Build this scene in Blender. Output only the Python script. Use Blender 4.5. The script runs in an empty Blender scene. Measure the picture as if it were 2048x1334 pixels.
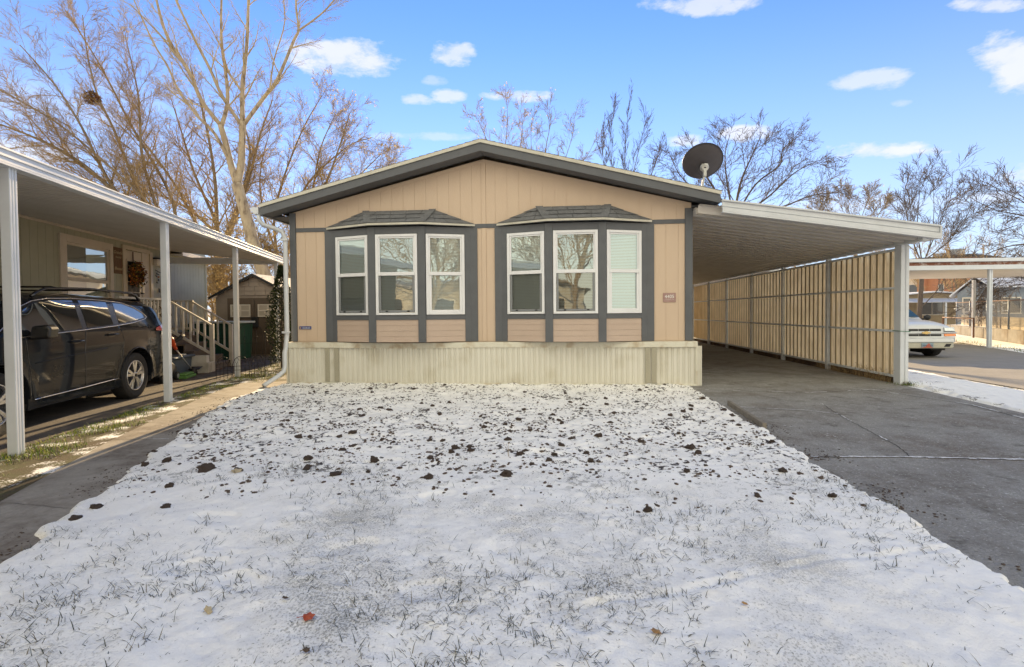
import bpy, bmesh, math, random
from mathutils import Vector, Matrix, Quaternion, noise
R = math.radians
sc = bpy.context.scene
col = sc.collection

# ------------------------------------------------------------------ camera
YAW, PITCH, ROLL, FPX, CYP = .0886, -.0224, -.0081, 985.0, 645.8
CAMZ = 1.4
_cy, _sy, _cp, _sp = math.cos(YAW), math.sin(YAW), math.cos(PITCH), math.sin(PITCH)
_f = Vector((-_sy*_cp, _cy*_cp, _sp)); _r = Vector((_cy, _sy, 0)); _u = _r.cross(_f)
_R = math.cos(ROLL)*_r + math.sin(ROLL)*_u
_U = -math.sin(ROLL)*_r + math.cos(ROLL)*_u
cam_d = bpy.data.cameras.new('camera'); cam = bpy.data.objects.new('camera', cam_d); col.objects.link(cam)
cam.matrix_world = Matrix(((_R.x, _U.x, -_f.x, 0), (_R.y, _U.y, -_f.y, 0), (_R.z, _U.z, -_f.z, CAMZ), (0, 0, 0, 1)))
cam_d.sensor_width = 36; cam_d.lens = FPX/2048*36
cam_d.shift_y = -(667-CYP)/2048
cam_d.clip_start = .05; cam_d.clip_end = 3000
sc.camera = cam
def at(px, py, Y):
    """point seen at a photo pixel, standing at depth Y (metres)"""
    d = _f + _R*((px-1024)/FPX) - _U*((py-CYP)/FPX)
    return Vector((0, 0, CAMZ)) + d*(Y/d.y)

# ------------------------------------------------------------------ light
SUN_EL, SUN_AZ = 19.0, -8.6            # azimuth from +Y, positive towards +X
tosun = Vector((math.sin(R(SUN_AZ))*math.cos(R(SUN_EL)), math.cos(R(SUN_AZ))*math.cos(R(SUN_EL)), math.sin(R(SUN_EL))))
sd = bpy.data.lights.new('sun', 'SUN'); sun = bpy.data.objects.new('sun', sd); col.objects.link(sun)
sun.rotation_euler = (-tosun).to_track_quat('-Z', 'Y').to_euler()
sd.energy = 5.0; sd.angle = R(.5); sd.color = (1, .73, .40)
w = bpy.data.worlds.new('World'); sc.world = w; w.use_nodes = True
nt = w.node_tree; N = nt.nodes; L = nt.links
N.clear()
out = N.new('ShaderNodeOutputWorld'); bg = N.new('ShaderNodeBackground'); L.new(bg.outputs[0], out.inputs[0])
sky = N.new('ShaderNodeTexSky'); sky.sky_type = 'NISHITA'; sky.sun_disc = False
sky.sun_elevation = R(SUN_EL); sky.sun_rotation = R(SUN_AZ)
sky.air_density = 1.0; sky.dust_density = 0.0; sky.ozone_density = 2.0
def nmath(op, a, b=None, clamp=False):
    n = N.new('ShaderNodeMath'); n.operation = op; n.use_clamp = clamp
    for i, v in enumerate((a, b)):
        if v is None: continue
        if isinstance(v, (int, float)): n.inputs[i].default_value = v
        else: L.new(v, n.inputs[i])
    return n.outputs[0]
def nmix(f, a, b):
    n = N.new('ShaderNodeMix'); n.data_type = 'RGBA'
    for k, v in ((0, f), (6, a), (7, b)):
        if isinstance(v, (int, float)): n.inputs[k].default_value = v
        elif isinstance(v, tuple): n.inputs[k].default_value = (*v, 1)
        else: L.new(v, n.inputs[k])
    return n.outputs[2]
tcw = N.new('ShaderNodeTexCoord'); D0 = tcw.outputs['Generated']
sep = N.new('ShaderNodeSeparateXYZ'); L.new(D0, sep.inputs[0])
# cloud bodies: soft noise-edged banks at real directions of the sky
nz = N.new('ShaderNodeTexNoise'); nz.inputs['Scale'].default_value = 15; nz.inputs['Detail'].default_value = 8; nz.inputs['Roughness'].default_value = .62
mp = N.new('ShaderNodeMapping'); mp.inputs['Scale'].default_value = (1, 1, 2.2); L.new(D0, mp.inputs[0]); L.new(mp.outputs[0], nz.inputs['Vector'])
nzs = nmath('MULTIPLY', nmath('SUBTRACT', nz.outputs[0], .48), 5.0)
def ndot(v):
    n = N.new('ShaderNodeVectorMath'); n.operation = 'DOT_PRODUCT'; L.new(D0, n.inputs[0]); n.inputs[1].default_value = v; return n.outputs['Value']
SKYC = [(688, 112, 95, 34, 1), (745, 122, 62, 24, 1), (908, 108, 42, 20, .8), (835, 200, 32, 10, .7), (895, 192, 34, 12, .8), (870, 160, 22, 9, .4),
        (1040, 192, 60, 12, .9), (1400, 8, 110, 18, .8), (1730, 160, 80, 20, .7), (1480, 268, 52, 18, 1), (1375, 282, 46, 12, .9),
        (1760, 302, 95, 20, 1), (2010, 110, 60, 40, 1), (2045, 150, 50, 40, 1), (1975, 8, 60, 14, .8), (2040, 350, 46, 22, .8), (1800, 205, 20, 8, .4), (40, 300, 80, 24, .8),
        (850, 272, 110, 8, .4), (120, 210, 140, 40, .25), (1690, 410, 160, 20, .4), (1995, 395, 40, 12, .5)]
cm = None
for (px, py, wx, wy, st) in SKYC:
    c = (at(px, py, 100)-Vector((0, 0, CAMZ))).normalized()
    e1 = (at(px+40, py, 100)-at(px-40, py, 100)); e1 = (e1-c*e1.dot(c)).normalized(); e2 = e1.cross(c)
    k = (at(px+1, py, 100)-at(px, py, 100)).length/(at(px, py, 100)-Vector((0, 0, CAMZ))).length*1.05
    ax = nmath('MULTIPLY', ndot(e1), 1/(k*wx)); ay = nmath('MULTIPLY', ndot(e2), 1/(k*wy))
    r2 = nmath('ADD', nmath('MULTIPLY', ax, ax), nmath('MULTIPLY', ay, ay))
    m = nmath('MULTIPLY', nmath('MULTIPLY', nmath('SUBTRACT', 1.15, nmath('ADD', r2, nzs), True), .80), st)
    m = nmath('MULTIPLY', m, nmath('GREATER_THAN', ndot(c), 0.3))
    cm = m if cm is None else nmath('MAXIMUM', cm, m)
SKY_TINT = (1.22, 1.58, 2.3)
skyc = N.new('ShaderNodeMix'); skyc.data_type = 'RGBA'; skyc.blend_type = 'MULTIPLY'; skyc.inputs[0].default_value = 1
L.new(sky.outputs[0], skyc.inputs[6]); skyc.inputs[7].default_value = (*SKY_TINT, 1)
base = skyc.outputs[2]
hz = nmath('POWER', nmath('SUBTRACT', 1.0, nmath('ABSOLUTE', nmath('MULTIPLY', sep.outputs[2], 1.9)), True), 1.5)
base = nmix(nmath('MULTIPLY', hz, .92), base, (7.6, 8.3, 9.5))
# added bright fill in the sky behind the camera, lights shaded snow and walls
fill_mask = nmath('MULTIPLY', nmath('SUBTRACT', nmath('MULTIPLY', sep.outputs[1], -1.0), -.05), 2.2, True)
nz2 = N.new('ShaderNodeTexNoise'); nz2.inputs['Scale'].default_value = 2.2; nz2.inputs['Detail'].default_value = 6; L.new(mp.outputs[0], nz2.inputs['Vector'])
fill_mask = nmath('MULTIPLY', fill_mask, nmath('ADD', nmath('MULTIPLY', nz2.outputs[0], 1.1), .25), True)
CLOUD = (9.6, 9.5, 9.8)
SKY_FILL = (20.6, 19.3, 14.8)
base = nmix(fill_mask, base, SKY_FILL)
ccol = nmix(nmath('MULTIPLY', nmath('SUBTRACT', nz.outputs[0], .42), 4.0, True), CLOUD, (8.2, 8.5, 9.6))
base = nmix(nmath('SMOOTH_MIN', cm, 1.0), base, ccol)
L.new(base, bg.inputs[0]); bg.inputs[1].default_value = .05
sc.view_settings.view_transform = 'Standard'; sc.view_settings.look = 'None'; sc.view_settings.gamma = 1
sc.view_settings.exposure = 1.13
sc.render.engine = 'CYCLES'
sc.cycles.max_bounces = 8; sc.cycles.diffuse_bounces = 4; sc.cycles.transparent_max_bounces = 24

# ------------------------------------------------------------------ helpers
def tag(o, label=None, cat=None, group=None, kind=None):
    if label: o['label'] = label
    if cat: o['category'] = cat
    if group: o['group'] = group
    if kind: o['kind'] = kind
    return o
def thing(name, label, cat, loc=(0, 0, 0), group=None):
    o = bpy.data.objects.new(name, None); o.empty_display_size = .2; o.location = loc; col.objects.link(o)
    return tag(o, label, cat, group)
def wloc(o):
    v = Vector((0, 0, 0))
    while o is not None:
        v += o.location; o = o.parent
    return v
MATS = {}
def M(name, c, c2=None, scale=6, rough=.6, metal=0, bump=0, bscale=None, spec=.5, stretch=(1, 1, 1), lo=.35, hi=.65, coat=0, alpha=1, trans=0, c3=None, s3=1.2):
    m = bpy.data.materials.new(name); m.use_nodes = True; MATS[name] = m
    nt = m.node_tree; N = nt.nodes; L = nt.links; p = N['Principled BSDF']
    p.inputs['Base Color'].default_value = (*c, 1); p.inputs['Roughness'].default_value = rough; p.inputs['Metallic'].default_value = metal
    p.inputs['Specular IOR Level'].default_value = spec; p.inputs['Coat Weight'].default_value = coat; p.inputs['Coat Roughness'].default_value = .04
    p.inputs['Alpha'].default_value = alpha; p.inputs['Transmission Weight'].default_value = trans
    tc = N.new('ShaderNodeTexCoord'); mp = N.new('ShaderNodeMapping'); mp.inputs['Scale'].default_value = stretch; L.new(tc.outputs['Object'], mp.inputs[0])
    if c2:
        n = N.new('ShaderNodeTexNoise'); n.inputs['Scale'].default_value = scale; n.inputs['Detail'].default_value = 7; n.inputs['Roughness'].default_value = .65
        L.new(mp.outputs[0], n.inputs['Vector'])
        r = N.new('ShaderNodeMapRange'); r.inputs[1].default_value = lo; r.inputs[2].default_value = hi; L.new(n.outputs[0], r.inputs[0])
        x = N.new('ShaderNodeMix'); x.data_type = 'RGBA'; x.inputs[6].default_value = (*c, 1); x.inputs[7].default_value = (*c2, 1); L.new(r.outputs[0], x.inputs[0])
        o = x.outputs[2]
        if c3:
            n3 = N.new('ShaderNodeTexNoise'); n3.inputs['Scale'].default_value = s3; n3.inputs['Detail'].default_value = 5
            L.new(mp.outputs[0], n3.inputs['Vector'])
            r3 = N.new('ShaderNodeMapRange'); r3.inputs[1].default_value = .52; r3.inputs[2].default_value = .7; L.new(n3.outputs[0], r3.inputs[0])
            x3 = N.new('ShaderNodeMix'); x3.data_type = 'RGBA'; L.new(o, x3.inputs[6]); x3.inputs[7].default_value = (*c3, 1); L.new(r3.outputs[0], x3.inputs[0]); o = x3.outputs[2]
        L.new(o, p.inputs['Base Color'])
    if bump:
        n = N.new('ShaderNodeTexNoise'); n.inputs['Scale'].default_value = bscale or scale*4; n.inputs['Detail'].default_value = 5; L.new(mp.outputs[0], n.inputs['Vector'])
        b = N.new('ShaderNodeBump'); b.inputs['Strength'].default_value = bump; b.inputs['Distance'].default_value = .02; L.new(n.outputs[0], b.inputs['Height']); L.new(b.outputs[0], p.inputs['Normal'])
    return m

class Frame:
    def __init__(s, o=(0, 0, 0), x=(1, 0, 0), y=(0, 1, 0), z=(0, 0, 1)):
        s.o = Vector(o); s.x = Vector(x); s.y = Vector(y); s.z = Vector(z)
    def __call__(s, p): return s.o + s.x*p[0] + s.y*p[1] + s.z*p[2]
WORLD = Frame()
class MB:
    def __init__(s, fr=None): s.v = []; s.f = []; s.fr = fr or WORLD
    def vt(s, p): s.v.append(tuple(s.fr(p))); return len(s.v)-1
    def face(s, pts): s.f.append([s.vt(p) for p in pts]); return s
    def box(s, x0, x1, y0, y1, z0, z1):
        i = [s.vt(p) for p in ((x0, y0, z0), (x1, y0, z0), (x1, y1, z0), (x0, y1, z0), (x0, y0, z1), (x1, y0, z1), (x1, y1, z1), (x0, y1, z1))]
        for q in ((0, 3, 2, 1), (4, 5, 6, 7), (0, 1, 5, 4), (1, 2, 6, 5), (2, 3, 7, 6), (3, 0, 4, 7)): s.f.append([i[k] for k in q])
        return s
    def prism(s, poly, a, b, axis='y'):
        """poly: 2D outline, extruded from a to b along axis; outline axes are the other two in order"""
        def p3(q, t): return {'y': (q[0], t, q[1]), 'x': (t, q[0], q[1]), 'z': (q[0], q[1], t)}[axis]
        A = [s.vt(p3(q, a)) for q in poly]; B = [s.vt(p3(q, b)) for q in poly]; n = len(poly)
        s.f.append(A[::-1]); s.f.append(B)
        for i in range(n): s.f.append([A[i], A[(i+1) % n], B[(i+1) % n], B[i]])
        return s
    def slab(s, quad, th):
        """4 corner points (frame coords) thickened by vector th"""
        th = Vector(th); A = [s.vt(p) for p in quad]; B = [s.vt(Vector(p)+th) for p in quad]; n = len(quad)
        s.f.append(A[::-1]); s.f.append(B)
        for i in range(n): s.f.append([A[i], A[(i+1) % n], B[(i+1) % n], B[i]])
        return s
    def bar(s, p, q, w, h=None, up=(0, 0, 1)):
        h = h or w; p = Vector(p); q = Vector(q); d = (q-p).normalized(); up = Vector(up)
        if abs(d.dot(up)) > .98: up = Vector((1, 0, 0))
        a = d.cross(up).normalized()*w/2; b = a.cross(d).normalized()*h/2
        A = [s.vt(p+k) for k in (-a-b, a-b, a+b, -a+b)]; B = [s.vt(q+k) for k in (-a-b, a-b, a+b, -a+b)]
        s.f.append(A[::-1]); s.f.append(B)
        for i in range(4): s.f.append([A[i], A[(i+1) % 4], B[(i+1) % 4], B[i]])
        return s
    def tube(s, pts, rad, n=8, cap=True, scx=1):
        pts = [Vector(p) for p in pts]
        if not isinstance(rad, (list, tuple)): rad = [rad]*len(pts)
        prev = None; a = None
        for i, p in enumerate(pts):
            d = (pts[min(i+1, len(pts)-1)]-pts[max(i-1, 0)])
            d = d.normalized() if d.length > 1e-9 else Vector((0, 0, 1))
            if a is None: a = d.orthogonal().normalized()
            else: a = (a-d*a.dot(d)); a = a.normalized() if a.length > 1e-6 else d.orthogonal().normalized()
            b = d.cross(a); r = rad[i]
            ring = [s.vt(p + (a*math.cos(t)*scx + b*math.sin(t))*r) for t in (6.28318*k/n for k in range(n))]
            if prev:
                for k in range(n): s.f.append([prev[k], prev[(k+1) % n], ring[(k+1) % n], ring[k]])
            elif cap: s.f.append(ring[::-1])
            prev = ring
        if cap: s.f.append(prev)
        return s
    def lathe(s, prof, c, axis, n=24, ref=None):
        """prof: (along, radius) pairs around axis through c"""
        c = Vector(c); ax = Vector(axis).normalized(); a = Vector(ref).normalized() if ref else ax.orthogonal().normalized(); b = ax.cross(a); prev = None
        for (t, r) in prof:
            if r < 1e-6: ring = [s.vt(c+ax*t)]
            else: ring = [s.vt(c+ax*t+(a*math.cos(k*6.283185/n)+b*math.sin(k*6.283185/n))*r) for k in range(n)]
            if prev:
                if len(prev) == 1 and len(ring) > 1:
                    for k in range(n): s.f.append([prev[0], ring[(k+1) % n], ring[k]])
                elif len(ring) == 1 and len(prev) > 1:
                    for k in range(n): s.f.append([prev[k], prev[(k+1) % n], ring[0]])
                elif len(ring) > 1:
                    for k in range(n): s.f.append([prev[k], prev[(k+1) % n], ring[(k+1) % n], ring[k]])
            prev = ring
        return s
    def build(s, name, mat, parent=None, smooth=False, bevel=0, seg=2, autos=None):
        me = bpy.data.meshes.new(name)
        o0 = wloc(parent) if parent else Vector((0, 0, 0))
        vs = [(v[0]-o0.x, v[1]-o0.y, v[2]-o0.z) for v in s.v] if parent else s.v
        me.from_pydata(vs, [], s.f); me.materials.append(MATS[mat] if isinstance(mat, str) else mat)
        if smooth: me.shade_smooth()
        o = bpy.data.objects.new(name, me); col.objects.link(o)
        if parent: o.parent = parent
        if bevel:
            m = o.modifiers.new('bevel', 'BEVEL'); m.width = bevel; m.segments = seg; m.limit_method = 'ANGLE'; m.angle_limit = R(40)
        if autos: me.shade_smooth(); o.data.set_sharp_from_angle(angle=R(autos))
        me.validate(); return o
def text_mesh(name, body, size, mat, parent, loc, xdir, up, ext=.002, align='CENTER', shear=0):
    cu = bpy.data.curves.new(name, 'FONT'); cu.body = body; cu.size = size; cu.extrude = ext; cu.align_x = align; cu.align_y = 'CENTER'; cu.shear = shear; cu.resolution_u = 3
    t = bpy.data.objects.new('tmp', cu); col.objects.link(t); bpy.context.view_layer.update()
    me = bpy.data.meshes.new_from_object(t.evaluated_get(bpy.context.evaluated_depsgraph_get())); bpy.data.objects.remove(t)
    X = Vector(xdir).normalized(); Y = Vector(up).normalized(); Z = X.cross(Y); o0 = wloc(parent) if parent else Vector((0, 0, 0))
    mw = Matrix(((X.x, Y.x, Z.x, loc[0]-o0.x), (X.y, Y.y, Z.y, loc[1]-o0.y), (X.z, Y.z, Z.z, loc[2]-o0.z), (0, 0, 0, 1)))
    me.transform(mw); me.materials.clear(); me.materials.append(MATS[mat])
    o = bpy.data.objects.new(name, me); col.objects.link(o)
    if parent: o.parent = parent
    return o

# left neighbour's frame: x = along their driveway (away from us), y = towards their house, z up
_b = Vector((-5.42, 4.47, 0)); _uu = (Vector((-7.84, 13.2, 0))-_b).normalized(); _nn = Vector((_uu.y, -_uu.x, 0))
LF = Frame(_b, _uu, -_nn)
# light rays under clear sky: materials
M('siding', (.625, .49, .365), (.60, .465, .345), 3, .65, bump=.15, bscale=60, stretch=(1, 1, .3))
M('lap_siding', (.53, .415, .335), (.50, .39, .315), 3, .65, bump=.1, bscale=50)
M('gray_trim', (.115, .123, .135), (.10, .107, .118), 4, .6, bump=.1, bscale=40)
M('soffit', (.10, .095, .09), (.08, .075, .07), 3, .7)
M('vinyl_white', (.80, .81, .83), (.74, .75, .77), 3, .35)
M('skirt', (.71, .69, .61), (.68, .66, .575), 1.6, .5, bump=.05, c3=(.61, .58, .48), s3=2.5)
M('skirt_cap', (.71, .69, .585), (.66, .635, .53), 3, .5, c3=(.50, .42, .30), s3=5)
M('skirt_vent', (.36, .34, .27), (.45, .42, .32), 60, .6)
M('roof_shingle', (.22, .21, .19), (.14, .135, .125), 12, .9, bump=.5, bscale=90)
M('bay_shingle', (.17, .175, .185), (.12, .124, .13), 9, .85, bump=.6, bscale=120)
M('drip_edge', (.62, .60, .52), (.5, .48, .40), 5, .5)
M('alu_white', (.66, .69, .73), (.58, .61, .64), 2.5, .4, bump=.03)
M('alu_soffit', (.62, .59, .55), (.55, .52, .48), 2, .5, bump=.05)
M('alu_soffit_dk', (.36, .31, .25), (.29, .245, .19), 1.5, .5, bump=.05)
M('alu_gray', (.72, .75, .78), (.60, .63, .66), 5, .5, metal=0, bump=.05)
M('concrete_wood', (.30, .20, .12), (.20, .13, .08), 6, .8, bump=.3, stretch=(1, 5, 1))
M('black_metal', (.02, .02, .022), rough=.5, metal=.3)
M('interior', (.10, .10, .10), (.07, .07, .07), 2, .9)
M('blind', (.86, .88, .88), rough=.45)
M('screen_grey', (.22, .23, .24), rough=.5)
M('soil', (.115, .080, .060), (.055, .040, .032), 18, .95, bump=.8, bscale=40)
M('bark_warm', (.25, .195, .13), (.165, .125, .085), 7, .9, bump=.7, bscale=30, stretch=(1, 1, .3))
M('bark_pale', (.42, .34, .235), (.30, .235, .16), 5, .85, bump=.4, bscale=24, stretch=(1, 1, .4), c3=(.14, .10, .07), s3=7)
M('bark_dark', (.11, .085, .07), (.07, .055, .045), 7, .9)
M('twig_warm', (.36, .25, .12), (.24, .165, .08), 4, .85)
M('twig_tan', (.26, .20, .13), (.18, .135, .09), 4, .85)
M('twig_dark', (.12, .09, .075), (.075, .058, .05), 4, .9)
M('twig_pale', (.46, .36, .19), (.32, .25, .13), 3, .85)
# ------------------------------------------------------------------ ground materials
def ground_mat(name, base1, base2, snow, scale=1.0, bump=.5, snow_col=(.88, .88, .87), lowf=1.0, grit=None, rough=.85):
    """two ground colours, and snow lying in patches (snow = share of the surface)"""
    m = bpy.data.materials.new(name); m.use_nodes = True; MATS[name] = m; nt = m.node_tree; N = nt.nodes; L = nt.links; p = N['Principled BSDF']; p.inputs['Roughness'].default_value = rough
    tc = N.new('ShaderNodeTexCoord').outputs['Object']
    def noi(s, d=8, r=.6):
        n = N.new('ShaderNodeTexNoise'); n.inputs['Scale'].default_value = s; n.inputs['Detail'].default_value = d; n.inputs['Roughness'].default_value = r; L.new(tc, n.inputs['Vector']); return n.outputs[0]
    def rng(v, a, b):
        n = N.new('ShaderNodeMapRange'); n.inputs[1].default_value = a; n.inputs[2].default_value = b; L.new(v, n.inputs[0]); return n.outputs[0]
    def mth(op, a, b):
        n = N.new('ShaderNodeMath'); n.operation = op
        for i, v in enumerate((a, b)):
            if isinstance(v, (int, float)): n.inputs[i].default_value = v
            else: L.new(v, n.inputs[i])
        return n.outputs[0]
    def mix(f, a, b):
        n = N.new('ShaderNodeMix'); n.data_type = 'RGBA'
        for k, v in ((0, f), (6, a), (7, b)):
            if isinstance(v, tuple): n.inputs[k].default_value = (*v, 1)
            else: L.new(v, n.inputs[k])
        return n.outputs[2]
    c = mix(rng(noi(2.2*scale), .4, .62), base1, base2)
    if grit: c = mix(rng(noi(1.1*scale, 10, .75), .48, .62), c, grit)
    if name == 'drive_concrete':
        c = mix(rng(noi(.85, 4, .6), .54, .68), c, (.13, .092, .062)); c = mix(rng(noi(7, 9, .8), .54, .70), c, (.46, .455, .44)); c = mix(rng(noi(70, 3, .8), .5, .62), c, (.15, .14, .13)); c = mix(rng(noi(48, 2, .8), .60, .68), c, (.55, .55, .54)); c = mix(rng(noi(3.1, 8, .7), .57, .66), c, (.09, .078, .066))
    fine = noi(30*scale, 6, .7); big = noi(1.3*lowf, 5, .55)
    c = mix(rng(fine, .35, .75), c, tuple(x*.72 for x in base1))
    if snow > 0:
        s = mth('ADD', mth('MULTIPLY', fine, .55), mth('MULTIPLY', big, .9))
        t = .725 - (snow-.5)*.55
        c = mix(rng(s, t-.03, t+.03), c, snow_col)
    L.new(c, p.inputs['Base Color'])
    b = N.new('ShaderNodeBump'); b.inputs['Strength'].default_value = bump; b.inputs['Distance'].default_value = .02; L.new(fine, b.inputs['Height']); L.new(b.outputs[0], p.inputs['Normal'])
    return m
ground_mat('terrain', (.10, .085, .05), (.06, .075, .03), .62, lowf=.5)
ground_mat('grass_soil', (.085, .06, .035), (.07, .085, .025), .40, scale=1.6, lowf=2.2)
ground_mat('strip_snow', (.13, .11, .09), (.09, .085, .06), .78, scale=1.3, lowf=1.5)
ground_mat('asphalt', (.085, .075, .068), (.115, .10, .09), 0, bump=.6, scale=2, grit=(.16, .13, .10))
ground_mat('walk_concrete', (.34, .31, .265), (.26, .235, .20), .08, bump=.35, scale=1.2, grit=(.12, .09, .065), lowf=3)
ground_mat('drive_concrete', (.34, .33, .31), (.25, .243, .23), .13, bump=.9, scale=1.0, grit=(.14, .115, .09), lowf=2.6, snow_col=(.5, .51, .52))
ground_mat('far_concrete', (.30, .28, .255), (.25, .235, .215), 0, bump=.3, scale=1.0)
ground_mat('street', (.06, .06, .06), (.08, .078, .075), .25, bump=.3, scale=.6)

def sheet(name, pts, z, mat, parent=None):
    mb = MB(); mb.face([(x, y, z) for x, y in pts]); mb.f[0] = mb.f[0] if True else 0
    o = mb.build(name, mat, parent)
    if not parent: tag(o, kind='structure')
    return o
# the ground: one sheet reaching the horizon
sheet('ground', [(-900, -900), (900, -900), (900, 1500), (-900, 1500)], -.012, 'terrain')
def lf2(s, D): p = LF((s, D, 0)); return (p.x, p.y)
sheet('grass_verge', [lf2(-5, .16), lf2(14, .16), (-5.3, 22), (-5.3, 9.4), (-3.4, 1.5), (-2.2, -1)], .002, 'grass_soil')
sheet('left_driveway', [lf2(-7, .14), lf2(9.3, .10), lf2(12.5, .75), lf2(12.5, 3.2), lf2(-7, 3.2)], .007, 'asphalt')
walk_pts = [(-1.6, -1.0), (-2.4, -1), (-3.75, 2.4), (-4.15, 3.3), (-4.88, 4.9), (-5.62, 6.9), (-6.22, 8.7), (-6.3, 9.35), (-5.30, 9.75), (-5.2, 9.2), (-4.9, 7.0), (-3.5, 4.0), (-2.9, 2.5)]
sheet('walkway', walk_pts, .010, 'walk_concrete')
sheet('carport_driveway', [(1.9, -1), (6.6, -1), (6.22, 5), (6.16, 7.0), (6.30, 9.6), (6.28, 24), (2.55, 24), (2.55, 9.4), (2.3, 9.2)], .006, 'drive_concrete')
sheet('neighbor_driveway', [(7.95, -1), (16, -1), (13.3, 13.5), (15.4, 18.0), (15.9, 20.5), (8.0, 21.5), (8.0, 9.2)], .006, 'far_concrete')
sheet('street', [(-60, -2.0), (60, -2.0), (60, -9.5), (-60, -9.5)], .008, 'street')

# snow covered front lawn: displaced sheet, its edge sinks under the pavements
def edge_left(y):
    P = [(-1, -1.55), (1.1, -2.45), (2.52, -3.19), (4.03, -3.82), (5.6, -4.55), (7.14, -5.22), (8.3, -5.38), (9.6, -5.38)]
    for (a, xa), (b, xb) in zip(P, P[1:]):
        if y <= b: return xa+(xb-xa)*(y-a)/(b-a)
    return P[-1][1]
def edge_right(y):
    return 2.34+.022*max(0, y-2.5)
def nz3(x, y, z=0): return noise.noise(Vector((x, y, z)))
def fbm(x, y, z, o=4): return noise.fractal(Vector((x, y, z)), .9, 2.1, o)
def seg_d(x, y, P):
    best = 9
    for (ax, ay), (bx, by) in zip(P, P[1:]):
        t = max(0, min(1, ((x-ax)*(bx-ax)+(y-ay)*(by-ay))/((bx-ax)**2+(by-ay)**2)))
        best = min(best, math.hypot(x-ax-t*(bx-ax), y-ay-t*(by-ay)))
    return best
TRACKS = [[(.0, 2.22), (.30, 2.35), (.62, 2.44), (.99, 2.60), (1.5, 2.80), (2.0, 2.93), (2.4, 3.05)]]
FEET = [(-1.95, 2.5, .16, .09, .3), (-1.62, 2.37, .15, .08, -.4), (-1.2, 2.75, .16, .08, .6), (-.62, 2.35, .15, .09, .2), (-2.3, 3.1, .16, .08, .1), (-.3, 2.9, .16, .08, 1.2), (.15, 2.2, .14, .08, .9), (-.9, 3.6, .15, .08, .4), (.1, 4.1, .16, .08, 1.1), (-.2, 4.7, .15, .08, 1.4), (-1.6, 4.4, .2, .07, .1)]
def yard_h(x, y):
    h = .034 + .020*fbm(x*1.3, y*1.3, 1, 3) + .008*fbm(x*6, y*6, 4, 3)
    till = max(0, min(1, (y-4.0)/1.2))
    h += till*(.028*max(-.3, fbm(x*4.2, y*4.2, 7, 4)) + .012*nz3(x*15, y*15))
    for P in TRACKS:
        d = seg_d(x, y, P)
        if d < .14: h += (-.010*math.exp(-(d/.022)**2) + .005*math.exp(-((d-.045)/.018)**2))*(.6+.8*nz3(x*5, y*5, 30))
    for (fx, fy, a, b, an) in FEET:
        dx = x-fx; dy = y-fy
        if abs(dx) < .3 and abs(dy) < .3:
            u = dx*math.cos(an)+dy*math.sin(an); v = -dx*math.sin(an)+dy*math.cos(an); q = (u/a)**4+(v/b)**2
            h += -.012/(1+q**6) + .003*math.exp(-((q-1.3)/.4)**2)
    if x*x*.3+(y-2.7)**2 < 1.4: h += .006*fbm(x*14, y*14, 9, 3)
    return h
def in_yard(x, y):
    n = .10*fbm(x*2.5, y*2.5, 20, 4) + .03*nz3(x*14, y*14, 3)
    return min(x-edge_left(y)+n*.8, edge_right(y)+n*.55+.035*nz3(x*22, y*22, 8)-x, 9.36+.5*n-y)
def surf(x, y):
    e = in_yard(x, y)
    k = max(0, min(1, e/.10)); k = k*k*(3-2*k)
    return -.03 + (yard_h(x, y)+.03)*k
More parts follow.
